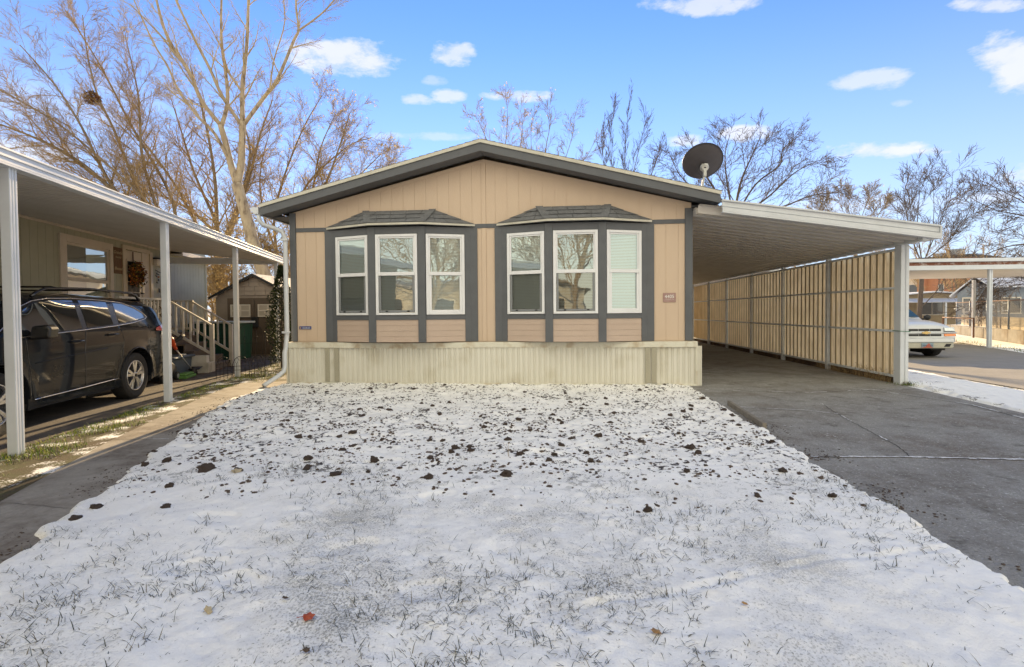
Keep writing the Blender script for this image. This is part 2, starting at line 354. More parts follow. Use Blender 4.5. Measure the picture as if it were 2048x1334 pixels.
def build_yard():
    V = []; F = []; rows = []
    y = .9
    while y < 9.6:
        st = .011+.0016*max(0, y-1.5); rows.append(y); y += st*1.4
    prev = None
    for y in rows:
        st = .014+.0016*max(0, y-1.5)
        n = int((2.75+5.9)/.017)
        cur = []
        for i in range(n+1):
            x = -5.9+8.65*i/n
            if in_yard(x, y) < -.12: cur.append(-1); continue
            V.append((x, y, surf(x, y))); cur.append(len(V)-1)
        if prev:
            for i in range(n):
                q = (prev[i], prev[i+1], cur[i+1], cur[i])
                if min(q) >= 0: F.append(q)
        prev = cur
    me = bpy.data.meshes.new('snowy_lawn'); me.from_pydata(V, [], F); me.shade_smooth()
    # material: snow with soil and dead grass showing through
    m = bpy.data.materials.new('yard_snow'); m.use_nodes = True; nt = m.node_tree; N = nt.nodes; L = nt.links; p = N['Principled BSDF']
    p.inputs['Roughness'].default_value = .7; p.inputs['Subsurface Weight'].default_value = 0
    tc = N.new('ShaderNodeTexCoord').outputs['Object']; sp = N.new('ShaderNodeSeparateXYZ'); L.new(tc, sp.inputs[0])
    def noi(s, d=8, r=.6, st=(1, 1, 1)):
        mp = N.new('ShaderNodeMapping'); mp.inputs['Scale'].default_value = st; L.new(tc, mp.inputs[0])
        n = N.new('ShaderNodeTexNoise'); n.inputs['Scale'].default_value = s; n.inputs['Detail'].default_value = d; n.inputs['Roughness'].default_value = r; L.new(mp.outputs[0], n.inputs['Vector']); return n.outputs[0]
    def rng(v, a, b, c=0., d=1.):
        n = N.new('ShaderNodeMapRange'); n.inputs[1].default_value = a; n.inputs[2].default_value = b; n.inputs[3].default_value = c; n.inputs[4].default_value = d; L.new(v, n.inputs[0]); return n.outputs[0]
    def mth(op, a, b):
        n = N.new('ShaderNodeMath'); n.operation = op
        for i, v in enumerate((a, b)):
            if isinstance(v, (int, float)): n.inputs[i].default_value = v
            else: L.new(v, n.inputs[i])
        return n.outputs[0]
    def mix(f, a, b):
        n = N.new('ShaderNodeMix'); n.data_type = 'RGBA'
        for k, v in ((0, f), (6, a), (7, b)):
            if isinstance(v, tuple): n.inputs[k].default_value = (*v, 1)
            else: L.new(v, n.inputs[k])
        return n.outputs[2]
    till = rng(sp.outputs[1], 3.6, 4.3)
    soilc = mix(rng(noi(40, 4), .4, .6), (.060, .046, .038), (.028, .022, .019))
    grassc = mix(rng(noi(50, 4), .4, .6), (.19, .18, .145), (.10, .10, .08))
    under = mix(till, grassc, soilc)
    n1 = noi(17, 5, .62); nb = noi(2.0, 4, .55)
    # tilled part: crisp soil specks
    t1 = mth('ADD', mth('MULTIPLY', n1, 1.0), mth('MULTIPLY', mth('SUBTRACT', nb, .5), .42))
    k1 = mth('MULTIPLY', rng(t1, .588, .61), till)
    # grass part: fine broken specks in patches
    nf = noi(95, 4, .75, (1, .8, 1)); n3 = noi(1.15, 3, .5)
    t2 = mth('ADD', nf, mth('MULTIPLY', mth('SUBTRACT', n3, .5), .75))
    k2 = mth('MULTIPLY', rng(t2, .585, .66), rng(sp.outputs[1], 5.4, 4.2))
    snow = mix(rng(noi(3, 6), .35, .65), (.90, .885, .845), (.95, .935, .895))
    spot = rng(sp.outputs[0], 1.6, .2); spot = mth('MULTIPLY', spot, rng(sp.outputs[0], -2.2, -.6)); spot = mth('MULTIPLY', spot, rng(sp.outputs[1], 4.2, 3.0))
    thin = rng(mth('ADD', mth('MULTIPLY', noi(7, 6, .7), .6), mth('MULTIPLY', n3, .5)), .50, .66, 0, .42)
    thin = mth('MULTIPLY', thin, mth('ADD', mth('MULTIPLY', spot, .8), .2))
    snow = mix(thin, snow, (.42, .42, .42))
    k = mth('MAXIMUM', k1, mth('MULTIPLY', k2, mth('ADD', mth('MULTIPLY', spot, .5), .26)))
    L.new(mix(k, snow, under), p.inputs['Base Color'])
    b = N.new('ShaderNodeBump'); b.inputs['Strength'].default_value = .6; b.inputs['Distance'].default_value = .014
    L.new(mth('SUBTRACT', mth('MULTIPLY', noi(38, 6, .7), .8), mth('MULTIPLY', k, -.4)), b.inputs['Height']); L.new(b.outputs[0], p.inputs['Normal'])
    me.materials.append(m)
    o = bpy.data.objects.new('snowy_lawn', me); col.objects.link(o); return tag(o, kind='structure')
build_yard()

# snow strip between the two driveways
def strip(name, poly_l, poly_r, y0, y1, step, mat, hgt=.03):
    V = []; F = []; prev = None; y = y0; nx = 60
    def li(P, y):
        for (a, xa), (b, xb) in zip(P, P[1:]):
            if y <= b: return xa+(xb-xa)*(y-a)/(b-a)
        return P[-1][1]
    while y < y1:
        a = li(poly_l, y)-.08; b = li(poly_r, y)+.08; cur = []
        for i in range(nx+1):
            x = a+(b-a)*i/nx; e = min(i, nx-i)/nx*(b-a)-.08+.12*fbm(x*3, y*3, 5, 4)
            k = max(0, min(1, e/.07)); V.append((x, y, -.03+(hgt+.03+.012*fbm(x*7, y*7, 2, 3))*k)); cur.append(len(V)-1)
        if prev:
            for i in range(nx): F.append((prev[i], prev[i+1], cur[i+1], cur[i]))
        prev = cur; y += step
    me = bpy.data.meshes.new(name); me.from_pydata(V, [], F); me.shade_smooth(); me.materials.append(MATS[mat])
    o = bpy.data.objects.new(name, me); col.objects.link(o); return tag(o, kind='structure')
strip('snow_strip', [(0, 6.5), (5, 6.2), (7, 6.12), (9.4, 6.42), (24, 6.42)], [(0, 7.8), (9, 7.75), (12, 8.0), (24, 8.1)], 3.0, 22, .05, 'strip_snow', .035)

# cracks and joints in the driveway, packed with snow
def crack(pts, w, snowy, seed, par_name, z=.010):
    rr = random.Random(seed); mb = MB(); sn = MB(); P = []
    for (ax, ay), (bx, by) in zip(pts, pts[1:]):
        n = max(2, int(math.hypot(bx-ax, by-ay)/.05))
        for i in range(n): P.append((ax+(bx-ax)*i/n+rr.uniform(-.008, .008), ay+(by-ay)*i/n+rr.uniform(-.008, .008)))
    for i, (a, b) in enumerate(zip(P, P[1:])):
        d = Vector((b[0]-a[0], b[1]-a[1], 0)).normalized(); q = Vector((-d.y, d.x, 0)); ww = w*rr.uniform(.3, 1)
        mb.face([(a[0]-q.x*w*.4, a[1]-q.y*w*.4, z), (b[0]-q.x*w*.4, b[1]-q.y*w*.4, z), (b[0]+q.x*w*.4, b[1]+q.y*w*.4, z), (a[0]+q.x*w*.4, a[1]+q.y*w*.4, z)])
        if nz3(a[0]*2.2, a[1]*2.2, seed) > .35-snowy*.8:
            sn.face([(a[0]-q.x*ww, a[1]-q.y*ww, z+.004), (b[0]-q.x*ww, b[1]-q.y*ww, z+.004), (b[0]+q.x*ww*.8, b[1]+q.y*ww*.8, z+.004), (a[0]+q.x*ww*.8, a[1]+q.y*ww*.8, z+.004)])
    o = tag(mb.build('pavement_crack', 'crack_dark'), kind='structure')
    if sn.f: tag(sn.build('snow_in_crack', 'snow_plain'), kind='structure')
M('crack_dark', (.04, .035, .03), rough=.95); M('snow_plain', (.72, .72, .74), (.5, .5, .5), 40, .8, lo=.5, hi=.6)
crack([(2.4, 4.85), (3.2, 4.9), (4.0, 4.88), (6.2, 4.86)], .020, .72, 1, 0)
crack([(2.55, 7.3), (3.4, 7.1), (3.9, 6.75)], .014, .55, 2, 0)
crack([(5.2, 9.0), (5.6, 8.5), (5.95, 7.6), (5.85, 6.7), (6.1, 6.55)], .022, .6, 3, 0)
crack([(3.9, 7.6), (3.75, 7.0), (3.6, 6.2), (3.45, 5.3), (3.3, 4.88)], .010, .25, 4, 0)
crack([(2.6, 8.85), (4.2, 8.6), (5.2, 8.9), (6.3, 9.1)], .018, .45, 5, 0)
crack([(-5.0, 5.05), (-4.45, 5.1), (-3.9, 5.15)], .012, .4, 6, 0)
crack([(-4.15, 3.3), (-3.3, 3.2)], .006, .2, 7, 0)
# ------------------------------------------------------------------ window glass
def glass(name, tint=(.9, .95, .95), refl=.42, rough=.015, tr=(.85, .9, .9)):
    m = bpy.data.materials.new(name); m.use_nodes = True; MATS[name] = m; nt = m.node_tree; N = nt.nodes; L = nt.links; N.remove(N['Principled BSDF'])
    o = N['Material Output']; g = N.new('ShaderNodeBsdfGlossy'); g.inputs['Color'].default_value = (*tint, 1); g.inputs['Roughness'].default_value = rough
    t = N.new('ShaderNodeBsdfTransparent'); t.inputs['Color'].default_value = (*tr, 1)
    nz = N.new('ShaderNodeTexNoise'); nz.inputs['Scale'].default_value = 1.7; tc = N.new('ShaderNodeTexCoord'); L.new(tc.outputs['Object'], nz.inputs['Vector'])
    b = N.new('ShaderNodeBump'); b.inputs['Strength'].default_value = .08; b.inputs['Distance'].default_value = .03; L.new(nz.outputs[0], b.inputs['Height']); L.new(b.outputs[0], g.inputs['Normal'])
    f = N.new('ShaderNodeLayerWeight'); f.inputs['Blend'].default_value = .25; a = N.new('ShaderNodeMath'); a.operation = 'ADD'; a.inputs[1].default_value = refl; a.use_clamp = True; L.new(f.outputs['Fresnel'], a.inputs[0])
    x = N.new('ShaderNodeMixShader'); L.new(a.outputs[0], x.inputs[0]); L.new(t.outputs[0], x.inputs[1]); L.new(g.outputs[0], x.inputs[2]); L.new(x.outputs[0], o.inputs[0]); return m
glass('pane', (.74, .88, .9), .26, .01, tr=(.92, .97, .97)); glass('pane_low', (.70, .74, .70), .24, .02, tr=(.62, .65, .64))
glass('pane_far', (.8, .85, .85), .5)
M('rubber_black', (.015, .015, .015), rough=.6)

# ------------------------------------------------------------------ the house
HXL, HXR, HY, HB = -5.27, 2.52, 9.45, 31.0       # left, right, facade, back; unseen rear lengthened to block sun under the carport
RX, RZ, EZ = -1.37, 4.34, 3.40                     # ridge and eave of the wall top
def walltop(x): return RZ-(RZ-EZ)*abs(x-RX)/(HXR-RX)
house = thing('mobile_home', 'peach manufactured home with grey trim, two bay windows and cream skirting', 'house', (RX, HY, 0))
mb = MB(); g = .005; pw = .2265
def planks(mb, x0, x1, zb, zt, y, th=.02, off=0):
    k = math.ceil((x0-off)/pw-1e-6); xs = [x0]+[off+i*pw for i in range(k, k+60) if x0+.02 < off+i*pw < x1-.02]+[x1]
    for a, b in zip(xs, xs[1:]):
        aa, bb = a+g/2, b-g/2
        top = [(aa, zt(aa)), (bb, zt(bb))]
        if aa < RX < bb: top = [(aa, zt(aa)), (RX, zt(RX)), (bb, zt(bb))]
        mb.prism([(bb, zb), *[(p[0], p[1]) for p in top[::-1]], (aa, zb)], y, y+th)
planks(mb, HXL+.12, RX-.045, 3.10, walltop, HY, off=RX); planks(mb, RX+.045, HXR-.12, 3.10, walltop, HY, off=RX)
for a, b in ((HXL+.12, -4.54), (-1.50, RX-.045), (RX+.045, -1.16), (1.83, HXR-.12)): planks(mb, a, b, .84, lambda x: 3.02, HY, off=RX+.03)
mb.box(RX-.042, RX+.042, HY-.010, HY+.02, .84, 4.32)
mb.prism([(HXL, .80), (HXL, EZ), (RX, RZ), (HXR, EZ), (HXR, .80)], HY+.006, HY+.12)
mb.box(HXL, HXL+.12, HY+.12, HB, .80, EZ); mb.box(HXR-.12, HXR, HY+.12, HB, .80, EZ); mb.box(HXL, HXR, HB, HB+.1, .8, EZ)
mb.build('wall', 'siding', house)
# sloped rake batten under the eaves
mb = MB()
for x0, x1 in ((HXL+.12, RX), (RX, HXR-.12)):
    q = [(x0, HY-.004, walltop(x0)-.02), (x1, HY-.004, walltop(x1)-.02), (x1, HY-.004, walltop(x1)-.075), (x0, HY-.004, walltop(x0)-.075)]
    mb.slab(q, (0, .02, 0))
mb.build('rake_board', 'siding', house)
mb = MB(); mb.box(HXL-.005, HXL+.115, HY-.024, HY+.03, .84, EZ); mb.build('corner_trim', 'gray_trim', house, bevel=.003)
mb = MB(); mb.prism([(HXR-.115, HY-.024), (HXR+.02, HY-.024), (HXR+.02, HY+.14), (HXR+.001, HY+.14), (HXR+.001, HY+.013), (HXR-.115, HY+.013)], .84, EZ-.1, 'z'); mb.build('corner_trim', 'gray_trim', house, bevel=.003)
mb = MB()
for a, b in ((HXL+.118, -4.56), (-1.50, -1.16), (1.84, HXR-.118)): mb.box(a, b, HY-.016, HY+.02, 3.02, 3.10)
mb.box(-4.56, -1.50, HY-.014, HY+.02, 2.98, 3.098); mb.box(-1.16, 1.84, HY-.014, HY+.02, 2.98, 3.098)
mb.build('band_trim', 'gray_trim', house, bevel=.003)
# roof
TIP = 4.30; RF = HY-.35
def rz(x, up): return 4.55+up-(4.55-3.47)*abs(x-RX)/TIP
mb = MB()
for sgn in (-1, 1):
    x1 = RX+sgn*TIP
    mb.slab([(RX, RF-.02, rz(RX, .0)), (x1, RF-.02, rz(x1, .0)), (x1, HB+.3, rz(x1, .0)), (RX, HB+.3, rz(RX, .0))], (0, 0, .035))
    # shingle courses as low steps along the front rake
    n = 30
    for i in range(n):
        a = RX+sgn*(TIP+.02)*i/n; b = RX+sgn*(TIP+.02)*(i+1)/n
        mb.slab([(a, RF-.035, rz(a, .037)), (b, RF-.035-.006*(i % 2), rz(b, .046)), (b, HB+.3, rz(b, .046)), (a, HB+.3, rz(a, .037))], (0, 0, .012))
roof = mb.build('roof', 'roof_shingle', house)
mb = MB()
for sgn in (-1, 1):
    x1 = RX+sgn*(TIP+.01)
    mb.slab([(RX, RF-.042, rz(RX, -.018)), (x1, RF-.042, rz(x1, -.018)), (x1, RF-.022, rz(x1, -.018)), (RX, RF-.022, rz(RX, -.018))], (0, 0, .058))
mb.build('drip_edge', 'drip_edge', house)
mb = MB()
for sgn in (-1, 1):
    x1 = RX+sgn*TIP; d = .165
    mb.slab([(RX, RF-.02, rz(RX, -.02)), (x1, RF-.02, rz(x1, -.02)), (x1, RF-.02, rz(x1, -d)), (RX, RF-.02, rz(RX, -d))], (0, .02, 0))
    mb.slab([(x1-sgn*.0, RF, rz(x1, -.02)), (x1, HB+.3, rz(x1, -.02)), (x1, HB+.3, rz(x1, -d)), (x1, RF, rz(x1, -d))], (-sgn*.02, 0, 0))
mb.build('fascia', 'gray_trim', house)
mb = MB()
for sgn in (-1, 1):
    x1 = RX+sgn*(TIP-.02); xw = RX+sgn*(HXR-RX+.0)
    mb.slab([(RX, RF+.001, rz(RX, -.15)), (x1, RF+.001, rz(x1, -.15)), (x1, HY-.002, rz(x1, -.15)), (RX, HY-.002, rz(RX, -.15))], (0, 0, .02))
    mb.slab([(xw, HY, rz(x1, -.15)), (x1, HY, rz(x1, -.15)), (x1, HB, rz(x1, -.15)), (xw, HB, rz(x1, -.15))], (0, 0, .02))
mb.build('soffit', 'gray_trim', house)
# skirting: ribbed vinyl with a cap rail, a little wavy
mb = MB(); x = HXL-.03; k = 0; z0, z1 = .0, .745; prev = None; pts = []
while x < HXR+.08:
    wob = .012*math.sin(x*1.3)+.006*math.sin(x*4.1)
    for dx, dy in ((0, 0), (.052, 0), (.056, .012), (.068, .012), (.072, 0), (.088, 0), (.091, .009), (.099, .009)): pts.append((x+dx, HY-.075+wob+dy))
    x += .1025
for (ax, ay), (bx, by) in zip(pts, pts[1:]): mb.face([(ax, ay, z0), (bx, by, z0), (bx, by-.004, z1), (ax, ay-.004, z1)])
mb.box(HXR+.05, HXR+.078, HY-.075, HB, z0, z1); mb.box(HXL-.075, HXL-.05, HY-.05, HB, z0, z1)
mb.build('skirting', 'skirt', house)
mb = MB(); n = 40
for i in range(n):
    a = HXL-.09+(HXR+.17-HXL+.01)*i/n; b = HXL-.09+(HXR+.17-HXL+.01)*(i+1)/n
    za = -.018*math.exp(-((a+2.9)/1.1)**2)-.008*math.exp(-((a-.6)/1.2)**2); zb = -.018*math.exp(-((b+2.9)/1.1)**2)-.008*math.exp(-((b-.6)/1.2)**2)
    mb.slab([(a, HY-.105, .722+za), (b, HY-.105, .722+zb), (b, HY-.105, .828+zb), (a, HY-.105, .828+za)], (0, .085, 0))
mb.box(HXR+.04, HXR+.10, HY-.02, HB, .722, .828); mb.box(HXL-.10, HXL-.04, HY-.02, HB, .722, .828)
mb.build('skirting_cap', 'skirt_cap', house, bevel=.004)
mb = MB(); mb.box(HXL-.05, HXR+.09, HY-.115, HY-.06, -.02, .035); mb.build('skirting_base_rail', 'skirt_cap', house, bevel=.004)
for vx in (-4.55, -4.36, 1.66, 1.78):
    mb = MB(); mb.box(vx, vx+.088, HY-.094, HY-.08, .05, .715)
    for i in range(28): mb.box(vx+.008, vx+.08, HY-.097, HY-.093, .07+i*.0225, .079+i*.0225)
    mb.build('skirting_vent', 'skirt_vent', house)
for xx in (HXR+.055, HXL-.075): MB().box(xx, xx+.03, HY-.11, HY-.05, 0, .72).build('skirting_corner', 'skirt_cap', house, bevel=.003)

# bay windows
def window_unit(par, A, B, z0, z1, zm, side, low_screen, blind_tilt, refl):
    """A, B: plan points of the opening; builds frame, two panes, blinds as sub-parts of the bay"""
    A = Vector(A); B = Vector(B); d = (B-A); W = d.length; d.normalize(); n = Vector((d.y, -d.x, 0)).normalized()
    fr = Frame(A, d, n)                     # y outwards
    f = MB(fr); t = .052
    f.box(0, t, -.02, .03, z0, z1); f.box(W-t, W, -.02, .03, z0, z1); f.box(t, W-t, -.02, .03, z1-t*.9, z1); f.box(t, W-t, -.02, .034, z0, z0+t*.8)
    f.box(t, W-t, -.015, .036, zm-.032, zm+.032)
    s = .03
    f.box(t, t+s, -.02, .014, zm+.032, z1-t*.9); f.box(W-t-s, W-t, -.02, .014, zm+.032, z1-t*.9); f.box(t+s, W-t-s, -.02, .014, z1-t*.9-s, z1-t*.9)
    if side == 'R': f.box(t, t+.05, -.02, .022, z0+t*.8, zm-.032); f.box(W-t-.045, W-t, -.02, .022, z0+t*.8, zm-.032); f.box(t+.05, W-t-.045, -.02, .022, z0+t*.8, z0+t*.8+.05)
    w = f.build('window_frame', 'vinyl_white', par, bevel=.004)
    p = MB(fr); p.face([(t, .004, zm), (W-t, .004, zm), (W-t, .004, z1-t*.9), (t, .004, z1-t*.9)]); p.build('upper_pane', 'pane', par)
    p = MB(fr); p.face([(t, -.006, z0+.03), (W-t, -.006, z0+.03), (W-t, -.006, zm), (t, -.006, zm)]); p.build('lower_pane', 'pane_low' if low_screen else 'pane', par)
    b = MB(fr); nsl = int((z1-z0-.1)/.028)
    for i in range(nsl):
        z = z0+.05+i*.028
        b.face([(t, -.035-.004, z+.026*blind_tilt), (W-t, -.035-.004, z+.026*blind_tilt), (W-t, -.035+.010, z), (t, -.035+.010, z)])
    b.build('window_blind', 'blind', par)
    if low_screen:
        s = MB(fr); s.box(t+.008, t+.045, -.002, .018, z0+.05, zm-.03); s.box(W-t-.045, W-t-.008, -.002, .018, z0+.05, zm-.03); s.box(t+.045, W-t-.045, -.002, .018, z0+.05, z0+.088)
        s.build('insect_screen_frame', 'screen_grey', par, bevel=.003)
        for q in (.26, .78): MB(fr).box(W*q-.02, W*q+.02, .018, .034, z0+.058, z0+.082).build('screen_latch', 'rubber_black', par, bevel=.003)
def bay(x0, x1, x2, x3, lab, tilts):
    pj = .30; y1 = HY-pj; zb, zt = .835, 3.03
    par = MB()   # posts and headers are the bay itself
    P = [Vector((x0+.16, HY-.02, 0)), Vector((x1, y1, 0)), Vector((x2, y1, 0)), Vector((x3-.16, HY-.02, 0))]
    tw = .072
    for c in (x1, x2): par.box(c-tw, c+tw, y1-.02, y1+.10, zb, zt)
    par.box(x0, x0+.135, HY-.026, HY+.02, zb, zt-.03); par.box(x3-.135, x3, HY-.026, HY+.02, zb, zt-.03)
    secs = [(P[0], P[1], 'L'), (P[1], P[2], 'C'), (P[2], P[3], 'R')]
    ops = []
    for a, b, sd in secs:
        d = (b-a).normalized(); n = Vector((d.y, -d.x, 0)); fr = Frame(a, d, n); W = (b-a).length
        la = 0 if sd == 'L' else tw; lb = W if sd == 'R' else W-tw
        h = MB(fr)
        par2 = par; old = par.fr; par.fr = fr
        if sd == 'L': par.box(-.16, .085, -.02, .012, zb, zt); la = .085
        if sd == 'R': par.box(W-.085, W+.16, -.02, .012, zb, zt); lb = W-.085
        par.box(la, lb, -.02, .013, 2.895, zt); par.box(la, lb, -.02, .013, 1.265, 1.355)
        par.fr = old
        ops.append((a+d*(la+.008), a+d*(lb-.008), sd, fr, la, lb))
    o = par.build('bay_window', 'gray_trim', house, bevel=.003)
    lp = MB()
    for a, b, sd, fr, la, lb in ops:
        lp.fr = fr
        for i in range(4): 
            z = .84+i*.1065; lp.slab([(la, .002, z), (lb, .002, z), (lb, -.003, z+.105), (la, -.003, z+.105)], (0, -.02, 0))
    lp.build('lap_siding_panel', 'lap_siding', o)
    inn = MB(); inn.face([(x0+.2, HY+.6, 1.2), (x3-.2, HY+.6, 1.2), (x3-.2, HY+.6, 3.0), (x0+.2, HY+.6, 3.0)]); inn.face([(x0+.1, HY-.02, 1.3), (x1, y1+.02, 1.3), (x2, y1+.02, 1.3), (x3-.1, HY-.02, 1.3)][::-1])
    inn.build('room_behind', 'interior', o)
    for (a, b, sd, fr, la, lb), tl in zip(ops, tilts):
        window_unit(o, (a.x, a.y, 0), (b.x, b.y, 0), 1.36, 2.89, 2.14, sd, sd != 'R', tl, .4)
    # little hipped shingle roof
    zr0, zr1 = 3.085, 3.385; ov = .12
    E = [(x0+.04, HY-.03, zr0), (x1-.03, y1-ov, zr0), (x2+.03, y1-ov, zr0), (x3-.04, HY-.03, zr0)]
    T = [(x0+.86, HY-.01, zr1), (x3-.86, HY-.01, zr1)]
    A, B, Cc, Dd = [Vector(q) for q in E]; T0, T1 = [Vector(q) for q in T]
    T0b = T0+Vector((.0, -.04, 0)); T1b = T1+Vector((0, -.04, 0))
    sh = MB(); rr = random.Random(int(x0*100)); rows = 3
    # base planes
    sh.face([A, B, T0b]); sh.face([B, Cc, T1b, T0b]); sh.face([Cc, Dd, T1b]); sh.face([A, T0b, T0]); sh.face([T0, T0b, T1b, T1]); sh.face([T1, T1b, Dd])
    def tabs(Pa, Pb, Ta, Tb):
        nrm = (Pb-Pa).cross(Ta-Pa).normalized()
        if nrm.z < 0: nrm = -nrm
        for r in range(rows):
            f0 = r/rows-(.02 if r else .0); f1 = (r+1)/rows
            a0 = Pa.lerp(Ta, f0); b0 = Pb.lerp(Tb, f0); a1 = Pa.lerp(Ta, f1); b1 = Pb.lerp(Tb, f1)
            Ln = (b0-a0).length
            if Ln < .1: continue
            cuts = [0]; x = rr.uniform(.1, .3)
            while x < Ln-.06: cuts.append(x/Ln); x += rr.uniform(.24, .34)
            cuts.append(1)
            for c, e in zip(cuts, cuts[1:]):
                c2, e2 = c+.006/Ln, e-.006/Ln; lift = rr.uniform(.010, .018)
                q = [a0.lerp(b0, c2)+nrm*(lift+.006), a0.lerp(b0, e2)+nrm*(lift+.006), a1.lerp(b1, e2)+nrm*.006, a1.lerp(b1, c2)+nrm*.006]
                sh.slab(q, -nrm*.006)
    tabs(A, B, T0b-Vector((.02, 0, 0)), T0b); tabs(B, Cc, T0b, T1b); tabs(Cc, Dd, T1b, T1b+Vector((.02, 0, 0)))
    for a, b in ((B, T0b), (Cc, T1b)):
        for i in range(4):
            p = a.lerp(b, i/4-.02*(i > 0)); q = a.lerp(b, (i+1)/4); s = Vector((.07, 0, .0)); u = Vector((0, -.004, .014))
            sh.slab([p+u-s, p+u, q+u*.8, q+u*.8-s], (0, 0, .007)); sh.slab([p+u, p+u+Vector((.07, 0, 0)), q+u*.8+Vector((.07, 0, 0)), q+u*.8], (0, 0, .007))
    sh.build('bay_roof', 'bay_shingle', o)
    de = MB()
    for a, b in ((A, B), (B, Cc), (Cc, Dd)): de.slab([a+Vector((0, -.004, -.032)), b+Vector((0, -.004, -.032)), b+Vector((0, -.004, .006)), a+Vector((0, -.004, .006))], (0, .03, 0))
    de.build('bay_drip_edge', 'drip_edge', o)
    sf = MB(); sf.slab([A+Vector((0, .02, -.03)), B+Vector((0, .02, -.03)), Cc+Vector((0, .02, -.03)), Dd+Vector((0, .02, -.03))], (0, 0, .01)); sf.build('bay_soffit', 'gray_trim', o)
    tag(o, lab)
bay(-4.55, -3.49, -2.52, -1.50, 'left bay with three sash windows', (.95, .95, .9))
bay(-1.16, -.12, .855, 1.84, 'right bay with three sash windows', (.97, .62, .8))

# gutter end and downspout
mb = MB(); mb.prism([(-5.86, 3.46), (-5.71, 3.46), (-5.71, 3.33), (-5.80, 3.33), (-5.86, 3.40)], RF-.02, HB)
mb.build('gutter', 'alu_white', house, bevel=.004)
mb = MB(); P = [(-5.74, 9.14, 3.33), (-5.74, 9.16, 3.22), (-5.68, 9.2, 3.14), (-5.50, 9.28, 3.08), (-5.38, 9.34, 3.02), (-5.335, 9.36, 2.90), (-5.33, 9.36, 2.5), (-5.33, 9.36, 1.0), (-5.325, 9.30, .72), (-5.315, 9.24, .64), (-5.315, 9.235, .36), (-5.32, 9.20, .27), (-5.36, 9.10, .20), (-5.52, 8.90, .05), (-5.54, 8.87, .03)]
mb.tube(P, .052, 12, scx=.8); ds = mb.build('downspout', 'alu_white', house, smooth=True)
for z in (1.03, 2.86): MB().box(-5.40, -5.26, 9.295, 9.36, z-.02, z+.02).build('downspout_strap', 'alu_white', ds)

# plaques
def plaque(px, z, w, h, mat, name, label, cat):
    t = thing(name, label, cat, (px, HY-.012, z)); mb = MB(); mb.box(px-w/2, px+w/2, HY-.014, HY, z-h/2, z+h/2); mb.build('plate', mat, t, bevel=.003); return t
M('plaque_pink', (.34, .20, .18), (.40, .27, .24), 9, .55); M('sticker_blue', (.03, .06, .27), (.02, .04, .18), 5, .4); M('letters', (.82, .82, .78), rough=.5); M('letters_soft', (.60, .52, .50), rough=.5)
M('sticker_red', (.28, .06, .05), rough=.5); M('sticker_gold', (.5, .32, .12), rough=.5)
t = plaque(2.12, 1.645, .232, .172, 'plaque_pink', 'house_number_sign', 'small dusty pink plaque numbered 4405 on the house wall', 'sign')
text_mesh('number', '4405', .088, 'letters', t, (2.12, HY-.0155, 1.66), (1, 0, 0), (0, 0, 1), .0015)
text_mesh('street_line', 'S. Hendersen Way', .022, 'letters_soft', t, (2.12, HY-.0155, 1.608), (1, 0, 0), (0, 0, 1), .001)
for s in (-1, 1): MB().lathe([(0, .007), (.003, 0)], (2.12+s*.105, HY-.0145, 1.634), (0, -1, 0), 8).build('screw', 'sticker_red', t)
t = plaque(-4.99, 1.115, .245, .058, 'sticker_blue', 'wall_sign', 'narrow blue name strip with pale lettering low on the house wall', 'sign')
text_mesh('lettering', 'niusdtrain', .042, 'letters', t, (-4.965, HY-.0155, 1.113), (1, 0, 0), (0, 0, 1), .001)
mb = MB(); mb.lathe([(0, .015), (.002, .014), (.002, 0)], (-5.085, HY-.0145, 1.113), (0, -1, 0), 12); mb.build('emblem', 'sticker_gold', t)

# ------------------------------------------------------------------ satellite dish on the roof
M('dish_gray', (.062, .056, .064), (.05, .046, .052), 3, .55); M('zinc', (.50, .50, .48), (.36, .36, .34), 12, .45, metal=.4)
C0 = at(1406, 323.5, 10.5); dish = thing('satellite_dish', 'dark grey satellite dish seen from behind on the roof corner', 'satellite dish', (C0.x, 10.5, rz(C0.x, .05)))
ax = Vector((.05, .80, .60)).normalized()                 # faces south, away from us
xr = Vector((1, .0, 0)); xr = (xr-ax*xr.dot(ax)).normalized(); xr = (Matrix.Rotation(R(-8), 3, ax) @ xr); yr = ax.cross(xr)
dm = MB(Frame(C0, xr, yr, ax)); n = 40; prev = None
for th in (0, .012):
    prev = None
    for j in range(9):
        q = j/8; ring = [dm.vt((.405*q*math.cos(t), .375*q*math.sin(t), .085*q*q-.05+th)) for t in (6.283185*i/n for i in range(n))] if j else [dm.vt((0, 0, -.05+th))]*n
        if prev:
            for i in range(n):
                fc = [prev[i], prev[(i+1) % n], ring[(i+1) % n], ring[i]]
                if j == 1: fc = fc[1:]
                dm.f.append(fc if th else fc[::-1])
        prev = ring
    if th == 0: rim = prev
for i in range(n): dm.f.append([rim[i], rim[(i+1) % n], prev[(i+1) % n], prev[i]])
dm.build('reflector', 'dish_gray', dish, smooth=True)
base = Vector((C0.x-.13, 10.35, rz(C0.x-.13, .05)))
B0 = C0 - ax*.07 + Vector((.02, -.0, -.12)); B1 = C0-ax*.10+Vector((.015, 0, -.27))
mb = MB(); mb.lathe([(-.02, .085), (0, .09), (.025, .07), (.045, .03)], C0-ax*.052+Vector((.02, 0, -.1)), -ax, 16); mb.bar(B0, B1, .075, .06); mb.bar(B0+Vector((.05, -.02, .1)), B0+Vector((.03, -.02, -.04)), .02, .03); mb.bar(B0+Vector((-.05, -.02, .1)), B0+Vector((-.03, -.02, -.04)), .02, .03)
mb.build('bracket', 'zinc', dish, bevel=.006)
